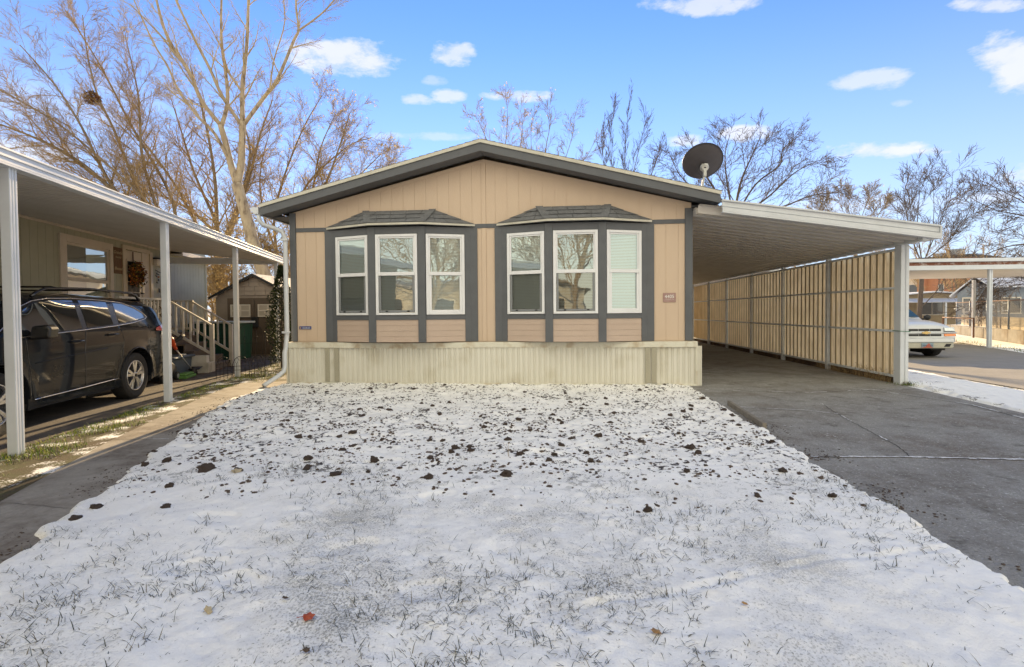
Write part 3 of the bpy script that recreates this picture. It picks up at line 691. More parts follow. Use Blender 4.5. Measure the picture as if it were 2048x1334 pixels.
mb = MB(); mb.tube([base, base.lerp(B1, .55), B1+Vector((-.02, 0, -.03)), B1+Vector((0, 0, .04))], .024, 10); mb.lathe([(0, .08), (.012, .08), (.012, 0)], base, (0, 0, 1), 14); mb.build('mast', 'zinc', dish, smooth=True)
arm0 = C0+Vector((.06, .05, -.30)); foot = Vector((C0.x+.17, 10.8, rz(C0.x+.17, .06)))
mb = MB(); mb.tube([foot, arm0+Vector((0, .2, 0))], .014, 8); mb.lathe([(0, .10), (.03, .085), (.07, .05), (.09, 0)], foot, (0, 0, 1), 16); mb.build('strut', 'zinc', dish, smooth=True)
mb = MB(); c1 = C0-ax*.09
mb.tube([B0+Vector((-.02, -.05, .10)), c1+Vector((-.08, -.03, -.0)), c1+Vector((-.13, -.04, -.06)), c1+Vector((-.13, -.04, -.18)), B1+Vector((-.05, -.02, -.02))], .006, 6); mb.build('cable', 'rubber_black', dish, smooth=True)

# ------------------------------------------------------------------ our carport
def corr_sheet(mb, fr, L0, L1, S0, S1, z_at, pitch=.3, rib=.045, wr=.07, th=.0):
    """ribbed deck: ribs run along frame x from L0 to L1, repeated along frame y from S0 to S1"""
    mb.fr = fr; P = []; y = S0
    while y < S1-.01:
        for dy, dz in ((0, 0), (pitch-wr*1.6, 0), (pitch-wr*1.3, rib), (pitch-wr*.3, rib), (pitch-.001, 0)):
            if y+dy <= S1: P.append((y+dy, dz))
        y += pitch
    for (a, za), (b, zb) in zip(P, P[1:]):
        mb.face([(L0, a, z_at(L0)+za), (L1, a, z_at(L1)+za), (L1, b, z_at(L1)+zb), (L0, b, z_at(L0)+zb)])
cp = thing('carport', 'long white metal carport with translucent side wall attached to the peach home', 'carport', (6.33, 9.7, 0))
def cz(x): return 3.27-(x-2.9)*.150
mb = MB(); corr_sheet(mb, WORLD, 2.56, 6.47, 9.03, 30.5, lambda x: cz(x)-.035, .305, -.13, .12)
mb.build('roof_deck', 'alu_soffit', cp)
mb = MB(); mb.fr = WORLD; mb.slab([(2.92, 9.03, cz(2.92)-.02), (6.47, 9.03, cz(6.47)-.02), (6.47, 30.5, cz(6.47)-.02), (2.92, 30.5, cz(2.92)-.02)], (0, 0, .012)); mb.build('roof_skin', 'alu_white', cp)
mb = MB()
def fas(z0, z1, y0, y1):
    mb.slab([(2.93, y0, cz(2.93)+z0), (6.50, y0, cz(6.50)+z0), (6.50, y1, cz(6.5)+z0), (2.93, y1, cz(2.93)+z0)], (0, 0, z1-z0))
fas(.055, .085, 8.975, 9.05); fas(-.035, .055, 9.004, 9.03); fas(-.125, -.052, 8.975, 9.03); fas(-.052, -.035, 9.02, 9.03); fas(-.15, -.125, 8.975, 9.07)
mb.build('front_fascia', 'alu_white', cp, bevel=.004)
mb = MB()
z6 = cz(6.5); mb.box(6.50, 6.53, 8.98, 30.5, z6-.14, z6+.075); mb.box(6.46, 6.50, 8.99, 30.5, z6-.14, z6-.12); mb.build('side_gutter', 'alu_white', cp, bevel=.004)
mb = MB(); mb.box(6.27, 6.39, 9.05, 30.5, 2.565, 2.645); mb.build('side_beam', 'alu_gray', cp, bevel=.003)
PY = [9.70, 12.09, 14.37, 16.60, 18.90, 21.06, 23.4, 25.7, 28.0, 30.4]  # rear bays lie out of view, added to keep sun off the floor
def post_prof(mb, x, y, w, d, z0, z1):
    mb.box(x-w/2, x-w/2+w*.36, y-d/2, y+d/2, z0, z1); mb.box(x+w/2-w*.36, x+w/2, y-d/2, y+d/2, z0, z1); mb.box(x-w/2+w*.36, x+w/2-w*.36, y-d/2+.012, y+d/2-.012, z0, z1)
for i, y in enumerate(PY):
    mb = MB()
    if i == 0: post_prof(mb, 6.36, y, .15, .17, 0, 2.565); mb.box(6.285, 6.32, y-.10, y-.085, 0, 2.56)
    else: post_prof(mb, 6.33, y, .09, .09, -.02, 2.565)
    mb.build('post', 'alu_gray' if i else 'alu_white', cp, bevel=.004)
mb = MB(); mb.tube([(6.275, 9.6, .99), (6.275, 9.795, .995), (6.45, 9.795, .985), (6.45, 9.6, .98), (6.275, 9.6, .99)], .006, 6); M('green_wire', (.03, .16, .08), rough=.5); mb.build('green_tie', 'green_wire', cp)
# fibreglass side panels
def fiberglass():
    m = bpy.data.materials.new('fiberglass'); m.use_nodes = True; MATS['fiberglass'] = m; nt = m.node_tree; N = nt.nodes; L = nt.links; N.remove(N['Principled BSDF']); o = N['Material Output']
    tc = N.new('ShaderNodeTexCoord').outputs['Object']; n = N.new('ShaderNodeTexNoise'); n.inputs['Scale'].default_value = 2; n.inputs['Detail'].default_value = 8; L.new(tc, n.inputs['Vector'])
    mp = N.new('ShaderNodeMapping'); mp.inputs['Scale'].default_value = (1, 1, .15); L.new(tc, mp.inputs[0]); n2 = N.new('ShaderNodeTexNoise'); n2.inputs['Scale'].default_value = 22; n2.inputs['Detail'].default_value = 4; L.new(mp.outputs[0], n2.inputs['Vector'])
    x = N.new('ShaderNodeMix'); x.data_type = 'RGBA'; x.inputs[6].default_value = (.88, .69, .42, 1); x.inputs[7].default_value = (.68, .52, .31, 1)
    a = N.new('ShaderNodeMath'); a.operation = 'MULTIPLY_ADD'; a.inputs[1].default_value = .5; L.new(n.outputs[0], a.inputs[0]); h = N.new('ShaderNodeMath'); h.operation = 'MULTIPLY'; h.inputs[1].default_value = .5; L.new(n2.outputs[0], h.inputs[0]); L.new(h.outputs[0], a.inputs[2])
    r = N.new('ShaderNodeMapRange'); r.inputs[1].default_value = .4; r.inputs[2].default_value = .6; L.new(a.outputs[0], r.inputs[0]); L.new(r.outputs[0], x.inputs[0])
    d = N.new('ShaderNodeBsdfDiffuse'); t = N.new('ShaderNodeBsdfTranslucent'); L.new(x.outputs[2], d.inputs[0]); L.new(x.outputs[2], t.inputs[0])
    g = N.new('ShaderNodeBsdfTransparent'); g.inputs[0].default_value = (.85, .75, .55, 1)
    m1 = N.new('ShaderNodeMixShader'); m1.inputs[0].default_value = .62; L.new(d.outputs[0], m1.inputs[1]); L.new(t.outputs[0], m1.inputs[2])
    m2 = N.new('ShaderNodeMixShader'); m2.inputs[0].default_value = .13; L.new(m1.outputs[0], m2.inputs[1]); L.new(g.outputs[0], m2.inputs[2])
    L.new(m2.outputs[0], o.inputs[0])
fiberglass()
M('fiber_rib', (.34, .25, .14), (.46, .36, .22), 3, .6, stretch=(1, 1, .2))
for i, (a, b) in enumerate(zip(PY, PY[1:])):
    mb = MB(); y = a+.045; P = []; k = 0
    while y < b-.05:
        for dy, dx in ((0, 0), (.018, .034), (.045, .034), (.063, 0), (.10, 0), (.108, .010), (.116, 0), (.15, 0), (.158, .010), (.166, 0)):
            if y+dy < b-.045: P.append((y+dy, 6.345+dx))
        y += .203
    mr = MB()
    for (y0, x0), (y1, x1) in zip(P, P[1:]): (mr if max(x0, x1) > 6.36 else mb).face([(x0, y0, .16), (x1, y1, .16), (x1, y1, 2.52), (x0, y0, 2.52)])
    pn = mb.build('side_panel', 'fiberglass', cp); mr.build('panel_ribs', 'fiber_rib', pn)
    mb = MB(); 
    for z in (.14, .985, 1.785, 2.50): mb.box(6.30, 6.342, a+.046, b-.046, z-.022, z+.022)
    mb.build('panel_rail', 'alu_gray', cp, bevel=.003)
M('sill_board', (.11, .065, .04), (.06, .038, .025), 5, .9, bump=.4, stretch=(1, .3, 1))
sb = MB(); sb.box(6.37, 6.41, 9.8, 30.3, -.02, .15); sb.build('base_board', 'sill_board', cp)

# timber kerb between lawn and driveway
M('kerb_timber', (.26, .23, .19), (.17, .15, .12), 8, .85, bump=.4)
o = MB().slab([(2.50, 7.45, -.01), (2.545, 7.45, -.01), (2.455, 5.98, -.01), (2.41, 5.98, -.01)], (0, 0, .085)).build('kerb_board', 'kerb_timber', bevel=.006); tag(o, 'short weathered timber edging board between snowy lawn and driveway', 'edging board')
# blue bin at the far end of the carport
t = thing('storage_bin', 'blue plastic bin standing far back under the carport beside the house', 'bin', (2.9, 21.0, 0)); M('bin_blue', (.06, .11, .17), rough=.5)
MB().prism([(2.68, 0), (3.0, 0), (3.04, 1.05), (2.66, 1.05)], 20.8, 21.3).build('body', 'bin_blue', t, bevel=.02); MB().box(2.64, 3.07, 20.75, 21.35, 1.05, 1.12).build('lid', 'bin_blue', t, bevel=.02)
# ------------------------------------------------------------------ left neighbour: carport
M('wall_sage', (.40, .40, .31), (.36, .355, .27), 2, .65, bump=.1, bscale=50)
M('trim_cream', (.62, .55, .46), (.54, .48, .40), 3, .55)
M('porch_white', (.60, .58, .54), (.50, .48, .44), 4, .6, c3=(.36, .34, .30), s3=3)
M('deck_wood', (.16, .12, .09), (.10, .08, .06), 5, .8)
nc = thing('neighbor_carport', 'white metal carport on fluted posts over the dark parked vehicle', 'carport', LF((0, 0, 0)))
def lz(D): return 2.955+D*.105
mb = MB(); corr_sheet(mb, Frame(LF.o, LF.y, LF.x), .02, 3.06, -4.5, 9.9, lambda D: lz(D)-.03, .155, -.03, .045)
mb.build('roof_deck', 'alu_soffit', nc)
mb = MB(LF); mb.slab([(-4.5, .0, lz(0)-.015), (9.9, .0, lz(0)-.015), (9.9, 3.08, lz(3.08)-.015), (-4.5, 3.08, lz(3.08)-.015)], (0, 0, .012)); mb.build('roof_skin', 'alu_white', nc)
mb = MB(LF)
for (y0, y1, z0, z1) in ((-.085, .03, 3.015, 3.035), (-.07, -.05, 2.97, 3.015), (-.085, -.06, 2.945, 2.97), (-.07, -.05, 2.91, 2.945), (-.085, -.06, 2.885, 2.91), (-.085, .03, 2.865, 2.885)): mb.box(-4.5, 9.98, y0, y1, z0, z1)
mb.box(9.93, 9.98, -.085, .03, 2.865, 3.035)
mb.build('beam_gutter', 'alu_white', nc, bevel=.003)
mb = MB(LF); mb.box(9.9, 9.935, .03, 3.08, 2.86, 3.04); mb.build('rear_fascia', 'alu_white', nc)
mb = MB(LF)
for s0 in (3.85, 3.97, 4.09): mb.box(s0, s0+.07, -.093, -.085, 2.975, 2.995)
mb.build('fascia_clip', 'alu_gray', nc)
for s in (-3.0, 0.0, 3.03, 6.08, 9.2):
    mb = MB(LF); w = .10
    for a, b, d in ((-w/2, -w/2+.026, .045), (-w/2+.026, -w/2+.037, .037), (-w/2+.037, w/2-.037, .044), (w/2-.037, w/2-.026, .037), (w/2-.026, w/2, .045)): mb.box(s+a, s+b, -d, d, -.01, 2.87)
    mb.build('post', 'alu_white', nc, bevel=.005)
# ------------------------------------------------------------------ left neighbour: home
WD = 3.05; S1 = 12.35
nh = thing('neighbor_home', 'sage green manufactured home with cream trim behind the dark vehicle', 'house', LF((6, WD, 0)))
mb = MB(LF); s = -6.0; WT = 3.34
holes = [(5.72, 7.13, 1.2, 2.90), (7.74, 8.82, .98, 3.0)]
def vplank(a, b):
    segs = [(.75, WT)]
    for (h0, h1, z0, z1) in holes:
        if b > h0 and a < h1: segs = [(.75, z0), (z1, WT)]
    for z0, z1 in segs: mb.box(a+.003, b-.003, WD, WD+.02, z0, z1)
cuts = sorted(set([round(-6+.2*i, 3) for i in range(92)]+[5.72, 7.13, 7.74, 8.82, S1])); cuts = [c for c in cuts if c <= S1+.001]
for a, b in zip(cuts, cuts[1:]):
    if b-a > .02: vplank(a, b)
mb.box(-6, 5.70, WD+.02, WD+.1, .0, WT+.1); mb.box(5.70, 7.15, WD+.02, WD+.1, 0, 1.2); mb.box(5.7, 7.15, WD+.02, WD+.1, 2.9, WT+.1); mb.box(7.15, 7.72, WD+.02, WD+.1, 0, WT+.1); mb.box(7.72, 8.84, WD+.02, WD+.1, 3.0, WT+.1); mb.box(8.84, S1, WD+.02, WD+.1, 0, WT+.1)
mb.box(S1-.1, S1, WD+.1, WD+8, 0, WT); mb.box(-6, -5.9, WD+.1, WD+8, 0, WT)
mb.build('wall', 'wall_sage', nh)
mb = MB(LF); mb.box(S1-.09, S1+.02, WD-.018, WD+.09, .0, 3.14); mb.build('corner_board', 'wall_sage', nh)
mb = MB(LF); mb.box(-6, 9.95, WD-.03, WD-.002, 3.17, 3.29); mb.build('ledger_board', 'trim_cream', nh)
mb = MB(LF)
mb.slab([(-6.3, WD-.32, 3.30), (S1+.35, WD-.32, 3.16+.02), (S1+.35, WD+4, 4.0), (-6.3, WD+4, 4.0)], (0, 0, .03)); mb.slab([(-6.3, WD+8.2, 3.3), (S1+.35, WD+8.2, 3.2), (S1+.35, WD+4, 4.0), (-6.3, WD+4, 4.0)], (0, 0, .03))
mb.build('roof', 'drip_edge', nh)
mb = MB(LF); mb.box(9.95, S1+.36, WD-.34, WD-.31, 3.10, 3.21); mb.box(S1+.33, S1+.36, WD-.31, WD+4, 3.10, 3.2); mb.build('eave_fascia', 'trim_cream', nh)
mb = MB(LF); mb.box(9.95, S1+.33, WD-.31, WD, 3.135, 3.15); mb.build('eave_soffit', 'trim_cream', nh)
# window
mb = MB(LF)
for a, b, z0, z1 in ((5.53, 5.72, 1.05, 3.05), (7.13, 7.25, 1.05, 3.05), (5.72, 7.13, 2.90, 3.05), (5.72, 7.13, 1.05, 1.2)): mb.box(a, b, WD-.035, WD+.05, z0, z1)
wn = mb.build('window', 'trim_cream', nh, bevel=.006)
mb = MB(LF)
for a, b, z0, z1 in ((5.72, 5.77, 1.2, 2.9), (7.08, 7.13, 1.2, 2.9), (5.77, 7.08, 2.85, 2.9), (5.77, 7.08, 2.12, 2.19), (5.77, 7.08, 1.2, 1.25)): mb.box(a, b, WD-.005, WD+.05, z0, z1)
mb.build('window_frame', 'trim_cream', wn, bevel=.004)
mb = MB(LF); mb.face([(5.77, WD+.02, 1.25), (7.08, WD+.02, 1.25), (7.08, WD+.02, 2.85), (5.77, WD+.02, 2.85)]); mb.build('pane', 'pane_far', wn)
mb = MB(LF); mb.face([(5.7, WD+.5, 1.0), (7.2, WD+.5, 1.0), (7.2, WD+.5, 3.0), (5.7, WD+.5, 3.0)]); mb.build('room_behind', 'interior', wn)
# door and side frame
M('door_cream', (.60, .52, .40), (.55, .48, .37), 2, .5)
mb = MB(LF)
for a, b, z0, z1 in ((7.62, 7.74, .95, 3.10), (8.84, 8.96, .95, 3.06), (7.74, 8.84, 3.0, 3.10)): mb.box(a, b, WD-.04, WD+.04, z0, z1)
mb.box(8.50, 8.84, WD-.01, WD+.05, .97, 3.0)
dr = mb.build('door', 'door_cream', nh, bevel=.006)
mb = MB(LF); mb.box(7.75, 8.49, WD+.0, WD+.035, .97, 2.99); mb.box(7.80, 8.36, WD-.018, WD, 1.42, 2.78); mb.build('door_leaf', 'door_cream', dr, bevel=.006)
mb = MB(LF)
for i in range(3):
    for j in range(5):
        a = 7.83+i*.172; z = 1.46+j*.256; mb.box(a, a+.155, WD-.024, WD-.016, z, z+.238)
M('dark_pane', (.03, .03, .035), rough=.08, spec=1); mb.build('door_glazing', 'dark_pane', dr)
mb = MB(LF); mb.lathe([(0, .02), (-.03, .015), (-.05, .03), (-.075, .028), (-.085, 0)], (8.43, WD, 1.95), (0, -1, 0) if False else (LF.y), 12) if False else None
mb.box(8.41, 8.45, WD-.05, WD, 1.93, 1.98); mb.box(8.41, 8.50, WD-.06, WD-.04, 1.94, 1.97); mb.box(8.415, 8.455, WD-.03, WD, 2.08, 2.12); mb.build('door_handle', 'black_metal', dr, bevel=.008)
# wall lamp, wooden sign, wreath, metal chime
M('lamp_white', (.78, .74, .66), rough=.4); M('sign_wood', (.16, .085, .03), (.11, .055, .02), 6, .7, stretch=(3, 3, .6)); M('sign_letters', (.50, .42, .27), rough=.6)
M('leaf_brown', (.16, .06, .015), (.09, .035, .012), 20, .7); M('leaf_orange', (.62, .22, .03), (.36, .10, .02), 20, .6); M('leaf_yellow', (.55, .36, .05), rough=.6); M('leaf_green', (.06, .08, .02), rough=.7)
t = thing('wall_lamp', 'boxy white porch lamp on the sage wall right of the door', 'lamp', LF((9.2, WD, 2.9)))
mb = MB(LF); mb.box(9.02, 9.42, WD-.14, WD, 2.72, 2.90); mb.build('shade', 'lamp_white', t, bevel=.03); mb = MB(LF); mb.box(9.02, 9.44, WD-.15, WD, 2.90, 2.935); mb.build('cap', 'black_metal', t, bevel=.004)
t = thing('wooden_sign', 'brown wooden board with pale script between window and door', 'sign', LF((7.43, WD, 2.7)))
mb = MB(LF); mb.box(7.27, 7.61, WD-.03, WD-.002, 2.38, 3.0); mb.build('board', 'sign_wood', t, bevel=.004)
X = LF.x
for txt, z, sz in (('Grateful', 2.88, .105), ('thankful', 2.77, .07), ('Blessed', 2.50, .10)):
    p = LF((7.44, WD-.032, z)); text_mesh('lettering', txt, sz, 'sign_letters', t, p, X, (0, 0, 1), .001, shear=.3)
rr = random.Random(5)
t = thing('door_wreath', 'round wreath of brown and orange autumn leaves hung on the door', 'wreath', LF((8.08, WD-.1, 2.4)))
mb = MB(LF); mb.box(8.045, 8.085, WD-.03, WD-.022, 2.6, 2.97); M('ribbon', (.10, .035, .03), rough=.6); mb.build('ribbon', 'ribbon', t)
def leafball(mb, fr, c, rad_fn, n, size, rr):
    for i in range(n):
        p = Vector(c)+Vector(rad_fn(rr)); a = Vector((rr.gauss(0, 1), rr.gauss(0, 1), rr.gauss(0, 1))).normalized(); b = a.orthogonal().normalized(); s = size*rr.uniform(.6, 1.3); b = Matrix.Rotation(rr.uniform(0, 6.28), 3, a) @ b; d = a.cross(b)
        mb.face([p-b*s, p-d*s*.45+b*s*.1, p+b*s, p+d*s*.45+b*s*.1])
def ring(rr):
    a = rr.uniform(0, 6.283); r = .20+rr.gauss(0, .055); return (math.cos(a)*r, -.05-abs(rr.gauss(0, .05)), math.sin(a)*r)
for mat, n in (('leaf_brown', 620), ('leaf_orange', 170), ('leaf_yellow', 90), ('leaf_green', 160)):
    mb = MB(LF); leafball(mb, LF, (8.08, WD-.01, 2.42), ring, n, .042, rr); mb.build('leaves', mat, t)
t = thing('hanging_chime', 'string of dark metal shapes with an orange bead beside the porch lamp', 'wall ornament', LF((9.3, WD, 2.5)))
mb = MB(LF); yv = WD-.03
for a, z, w, h in ((9.10, 2.60, .12, .02), (9.22, 2.565, .16, .022), (9.16, 2.50, .13, .03), (9.12, 2.44, .07, .03), (9.24, 2.33, .05, .06), (9.15, 2.27, .08, .025), (9.26, 2.02, .07, .11), (9.24, 2.75, .03, .03)): mb.slab([(a, yv, z), (a+w, yv, z-.02), (a+w, yv, z-.02+h), (a, yv, z+h)], (0, .012, 0))
mb.build('shapes', 'black_metal', t, bevel=.004); mb = MB(LF); mb.lathe([(-.025, 0), (-.018, .018), (0, .025), (.018, .018), (.025, 0)], (9.25, yv, 2.43), (0, 0, 1), 10); mb.build('bead', 'leaf_orange', t)

# ------------------------------------------------------------------ porch deck with stairs
porch = thing('porch_stairs', 'off-white wooden porch stairs with slatted rails behind the dark vehicle', 'porch', LF((7.5, 1.9, 0)))
DZ = .93
mb = MB(LF); mb.box(5.4, 8.72, 1.95, WD-.01, DZ-.05, DZ); 
for i in range(8): mb.box(5.4, 8.72, 1.95+i*.137, 1.95+i*.137+.13, DZ, DZ+.012)
mb.build('deck', 'deck_wood', porch)
mb = MB(LF); mb.box(5.4, 8.72, 1.93, 1.95, .05, DZ); mb.box(8.70, 8.72, 1.95, WD, .05, DZ); mb.build('deck_skirt', 'deck_wood', porch)
for i in range(5):
    z = .17*(i+1); y0 = 1.02+.19*i; mb = MB(LF); mb.box(7.36, 8.62, y0, y0+.23, z-.035, z); mb.box(7.36, 8.62, y0+.02, y0+.035, z-.17, z-.035); mb.build('tread', 'deck_wood', porch)
def railing(P, Q, zt0, zt1, zb0, zb1, n, endp=True):
    P = Vector(P); Q = Vector(Q); mb = MB(LF)
    mb.bar((P.x, P.y, zt0), (Q.x, Q.y, zt1), .075, .04); mb.bar((P.x, P.y, zb0), (Q.x, Q.y, zb1), .04, .06)
    o = mb.build('handrail', 'porch_white', porch, bevel=.004)
    for i in range(1, n):
        q = P.lerp(Q, i/n); f = i/n; m2 = MB(LF); m2.box(q.x-.018, q.x+.018, q.y-.018, q.y+.018, zb0+(zb1-zb0)*f-.02, zt0+(zt1-zt0)*f-.01); m2.build('baluster', 'porch_white', o)
    return o
railing((7.4, 1.95, 0), (7.4, 1.02, 0), 1.74, 1.14, 1.03, .43, 6)
railing((8.62, 1.95, 0), (8.62, 1.02, 0), 1.74, 1.12, 1.03, .40, 6)
railing((5.42, 1.97, 0), (7.4, 1.97, 0), 1.76, 1.76, 1.03, 1.03, 13)
railing((8.66, WD-.05, 0), (8.66, 1.97, 0), 1.76, 1.76, 1.03, 1.03, 8)
for s, y, z0, z1 in ((7.4, 1.01, .24, 1.16), (8.62, 1.01, 0, 1.14), (7.4, 1.97, .05, 1.78), (8.64, 1.97, .05, 1.78)):
    mb = MB(LF); mb.box(s-.045, s+.045, y-.045, y+.045, z0, z1); mb.build('newel_post', 'porch_white', porch, bevel=.005)
mb = MB(LF); mb.box(7.02, 7.42, .96, 1.36, 0, .25); mb.box(7.02, 7.2, 1.0, 1.5, .25, .42)
for i in range(5): mb.box(7.05+i*.075, 7.07+i*.075, .952, .96, .02, .23)
mb.build('step_block', 'porch_white', porch, bevel=.004)

# plant stand of scrolled iron on the deck
M('bronze', (.13, .09, .05), (.07, .05, .03), 20, .45, metal=.7)
t = thing('iron_plant_stand', 'scrolled bronze coloured iron stand on the porch deck', 'plant stand', LF((7.2, 2.3, DZ)))
mb = MB(LF); c = Vector((7.2, 2.2, 0))
mb.tube([c+Vector((0, 0, .95)), c+Vector((0, 0, 1.62))], .010, 6)
def spiral(mb, c, r0, turns, sgn, plane, up, n=22, rt=.009):
    P = []
    for i in range(n):
        f = i/(n-1); a = f*turns*6.283; r = r0*(1-f*.8); P.append(Vector(c)+Vector(plane)*(r*math.cos(a)*sgn-r0*sgn)+Vector((0, 0, 1))*(r*math.sin(a)*up))
    mb.tube(P, rt, 5)
for k in range(6):
    an = k*math.pi/3; pl = Vector((math.cos(an), math.sin(an), 0))
    mb.tube([c+Vector((0, 0, 1.66)), c+pl*.12+Vector((0, 0, 1.66)), c+pl*.26+Vector((0, 0, 1.58)), c+pl*.34+Vector((0, 0, 1.46)), c+pl*.36+Vector((0, 0, 1.38))], .010, 6)
    spiral(mb, c+pl*.36+Vector((0, 0, 1.40)), .06, 1.2, 1, pl, -1); spiral(mb, c+pl*.20+Vector((0, 0, 1.52)), .06, 1.3, 1, pl, -1); spiral(mb, c+pl*.14+Vector((0, 0, 1.72)), .035, 1.2, 1, pl, 1)
mb.build('scrollwork', 'bronze', t, smooth=True)
mb = MB(LF); mb.lathe([(0, .05), (.02, .09), (.03, 0)], c+Vector((0, 0, 1.70)), (0, 0, 1), 12); mb.lathe([(0, .16), (.015, .16), (.015, 0)], c+Vector((0, 0, .945)), (0, 0, 1), 16); mb.build('plate', 'bronze', t)
# small lantern and pot on the deck
t = thing('white_lantern', 'small white lantern on the porch deck behind the stair rail', 'lantern', LF((8.0, 2.5, DZ)))
mb = MB(LF); mb.box(7.95, 8.09, 2.4, 2.54, DZ+.012, DZ+.04); mb.prism([(7.95, DZ+.26), (8.09, DZ+.26), (8.04, DZ+.34), (8.0, DZ+.34)], 2.4, 2.54)
for a in (7.955, 8.07):
    for b in (2.405, 2.52): mb.box(a, a+.015, b, b+.015, DZ+.04, DZ+.26)
mb.build('frame', 'lamp_white', t); mb = MB(LF); mb.lathe([(.04, .03), (.18, .03), (.18, 0)], (8.02, 2.47, DZ), (0, 0, 1), 10); mb.build('candle', 'trim_cream', t)

# string trimmer leaning on a blue tote, green pad
M('tote_blue', (.07, .10, .14), (.05, .075, .11), 3, .5); M('orange_plastic', (.55, .075, .02), rough=.4); M('grey_plastic', (.30, .31, .32), rough=.45); M('green_turf', (.14, .30, .07), (.09, .2, .05), 40, .9, bump=.6)
t = thing('storage_tote', 'large slate blue plastic tote beside the porch steps', 'storage box', LF((6.5, 1.5, 0)))
mb = MB(LF); mb.prism([(6.08, .015), (6.90, .015), (6.98, .42), (6.02, .42)], 1.28, 1.75); mb.build('body', 'tote_blue', t, bevel=.025)
mb = MB(LF); mb.box(5.98, 7.01, 1.22, 1.80, .42, .47); mb.build('lid', 'tote_blue', t, bevel=.02); mb = MB(LF); mb.box(6.62, 6.74, 1.30, 1.42, .47, .50); mb.build('cap', 'lamp_white', t, bevel=.01)
t = thing('string_trimmer', 'orange and black string trimmer leaning against the slate blue tote', 'trimmer', LF((6.6, 1.2, 0)))
mb = MB(LF); mb.tube([(6.12, 1.26, .66), (6.62, 1.14, .14)], .014, 8); mb.build('shaft', 'grey_plastic', t, smooth=True)
mb = MB(LF); mb.tube([(5.90, 1.26, .92), (5.98, 1.26, .86), (6.06, 1.26, .74), (6.14, 1.255, .64)], [.035, .05, .045, .03], 8); mb.build('motor_housing', 'orange_plastic', t, smooth=True)
mb = MB(LF); mb.tube([(6.05, 1.24, .80), (6.15, 1.2, .86), (6.28, 1.18, .93), (6.36, 1.18, .93)], [.025, .04, .045, .02], 8); mb.build('handle', 'rubber_black', t, smooth=True)
mb = MB(LF); mb.lathe([(.20, .02), (.16, .06), (.10, .08), (.04, .08), (.03, 0)], (6.64, 1.12, 0), (0, 0, 1), 14); mb.slab([(6.60, 1.0, .13), (6.82, 1.0, .18), (6.82, 1.22, .18), (6.60, 1.22, .13)], (0, 0, .012)); mb.build('cutting_head', 'rubber_black', t, smooth=True)
t = thing('green_mat', 'folded bright green turf mat lying on the asphalt before the tote', 'mat', LF((6.2, 1.0, 0)))
mb = MB(LF); mb.slab([(5.9, .95, .01), (6.5, 1.0, .01), (6.5, 1.22, .01), (5.9, 1.2, .01)], (0, 0, .06)); mb.slab([(5.93, .98, .072), (6.42, 1.02, .072), (6.4, 1.2, .072), (5.93, 1.18, .072)], (0, 0, .05)); mb.build('fold', 'green_turf', t, bevel=.02)
t = thing('lawn_mower', 'low orange and black mower almost hidden behind the dark vehicle', 'mower', LF((5.7, 1.4, 0)))
mb = MB(LF); mb.prism([(5.2, .12), (5.95, .12), (5.95, .3), (5.75, .4), (5.3, .4), (5.2, .3)], 1.15, 1.6); mb.build('deck', 'rubber_black', t, bevel=.03); mb = MB(LF); mb.box(5.4, 5.85, 1.2, 1.5, .40, .58); mb.build('engine_cover', 'orange_plastic', t, bevel=.05)
for s in (5.3, 5.88):
    for y in (1.13, 1.62): mb = MB(LF); mb.lathe([(-.025, 0), (-.025, .09), (.025, .09), (.025, 0)], (s, y, .09), (0, 1, 0), 16); wh = mb.build('wheel', 'rubber_black', t); mb = MB(LF); mb.lathe([(-.03, 0), (-.03, .05), (.03, .05), (.03, 0)], (s, y, .09), (0, 1, 0), 12); mb.build('hub', 'grey_plastic', wh)

# ------------------------------------------------------------------ shed
M('shed_tan', (.30, .24, .19), (.25, .2, .16), 2, .7, bump=.1); M('shed_brown', (.12, .085, .06), (.09, .065, .045), 3, .6); M('shed_window', (.42, .36, .29), rough=.3)
M('roof_frost', (.42, .37, .31), (.62, .58, .54), 30, .8, lo=.45, hi=.6)
SY = 15.6; sx0, sx1, sxp = -11.35, -8.62, -9.98
shed = thing('garden_shed', 'small tan resin shed with brown double doors and frosted roof', 'shed', (-10, SY, 0))
mb = MB(); mb.prism([(sx0, -.02), (sx1, -.02), (sx1, 1.98), (sxp, 2.66), (sx0, 1.98)], SY, SY+2.4)
for i in range(3): mb.box(sx0, sx0+.42, SY-.012, SY, .1+i*.62, .1+i*.62+.6)
mb.build('body', 'shed_tan', shed)
mb = MB()
for j in range(4):
    z = 2.02+j*.15; hw = 1.15-(z-1.98)*1.75; k = 0; x = sxp-hw+.1*(j % 2)
    while x < sxp+hw-.1: e = min(x+.36, sxp+hw); mb.slab([(x, SY-.02, z), (e-.008, SY-.02, z), (e-.008, SY-.008, z+.145), (x, SY-.008, z+.145)], (0, .01, 0)); x += .37
mb.build('gable_shingles', 'shed_tan', shed)
mb = MB()
for s, xe in ((-1, sx0-.18), (1, sx1+.18)):
    ze = 2.70-abs(xe-sxp)*.50; mb.slab([(sxp, SY-.12, 2.70), (xe, SY-.12, ze), (xe, SY+2.5, ze), (sxp, SY+2.5, 2.70)], (0, 0, .04))
mb.build('roof', 'roof_frost', shed)
mb = MB()
for s, xe in ((-1, sx0-.18), (1, sx1+.18)):
    ze = 2.70-abs(xe-sxp)*.50; mb.slab([(sxp, SY-.14, 2.66), (xe, SY-.14, ze-.04), (xe, SY-.14, ze+.045), (sxp, SY-.14, 2.745)], (0, .02, 0))
mb.build('roof_edge', 'rubber_black', shed)
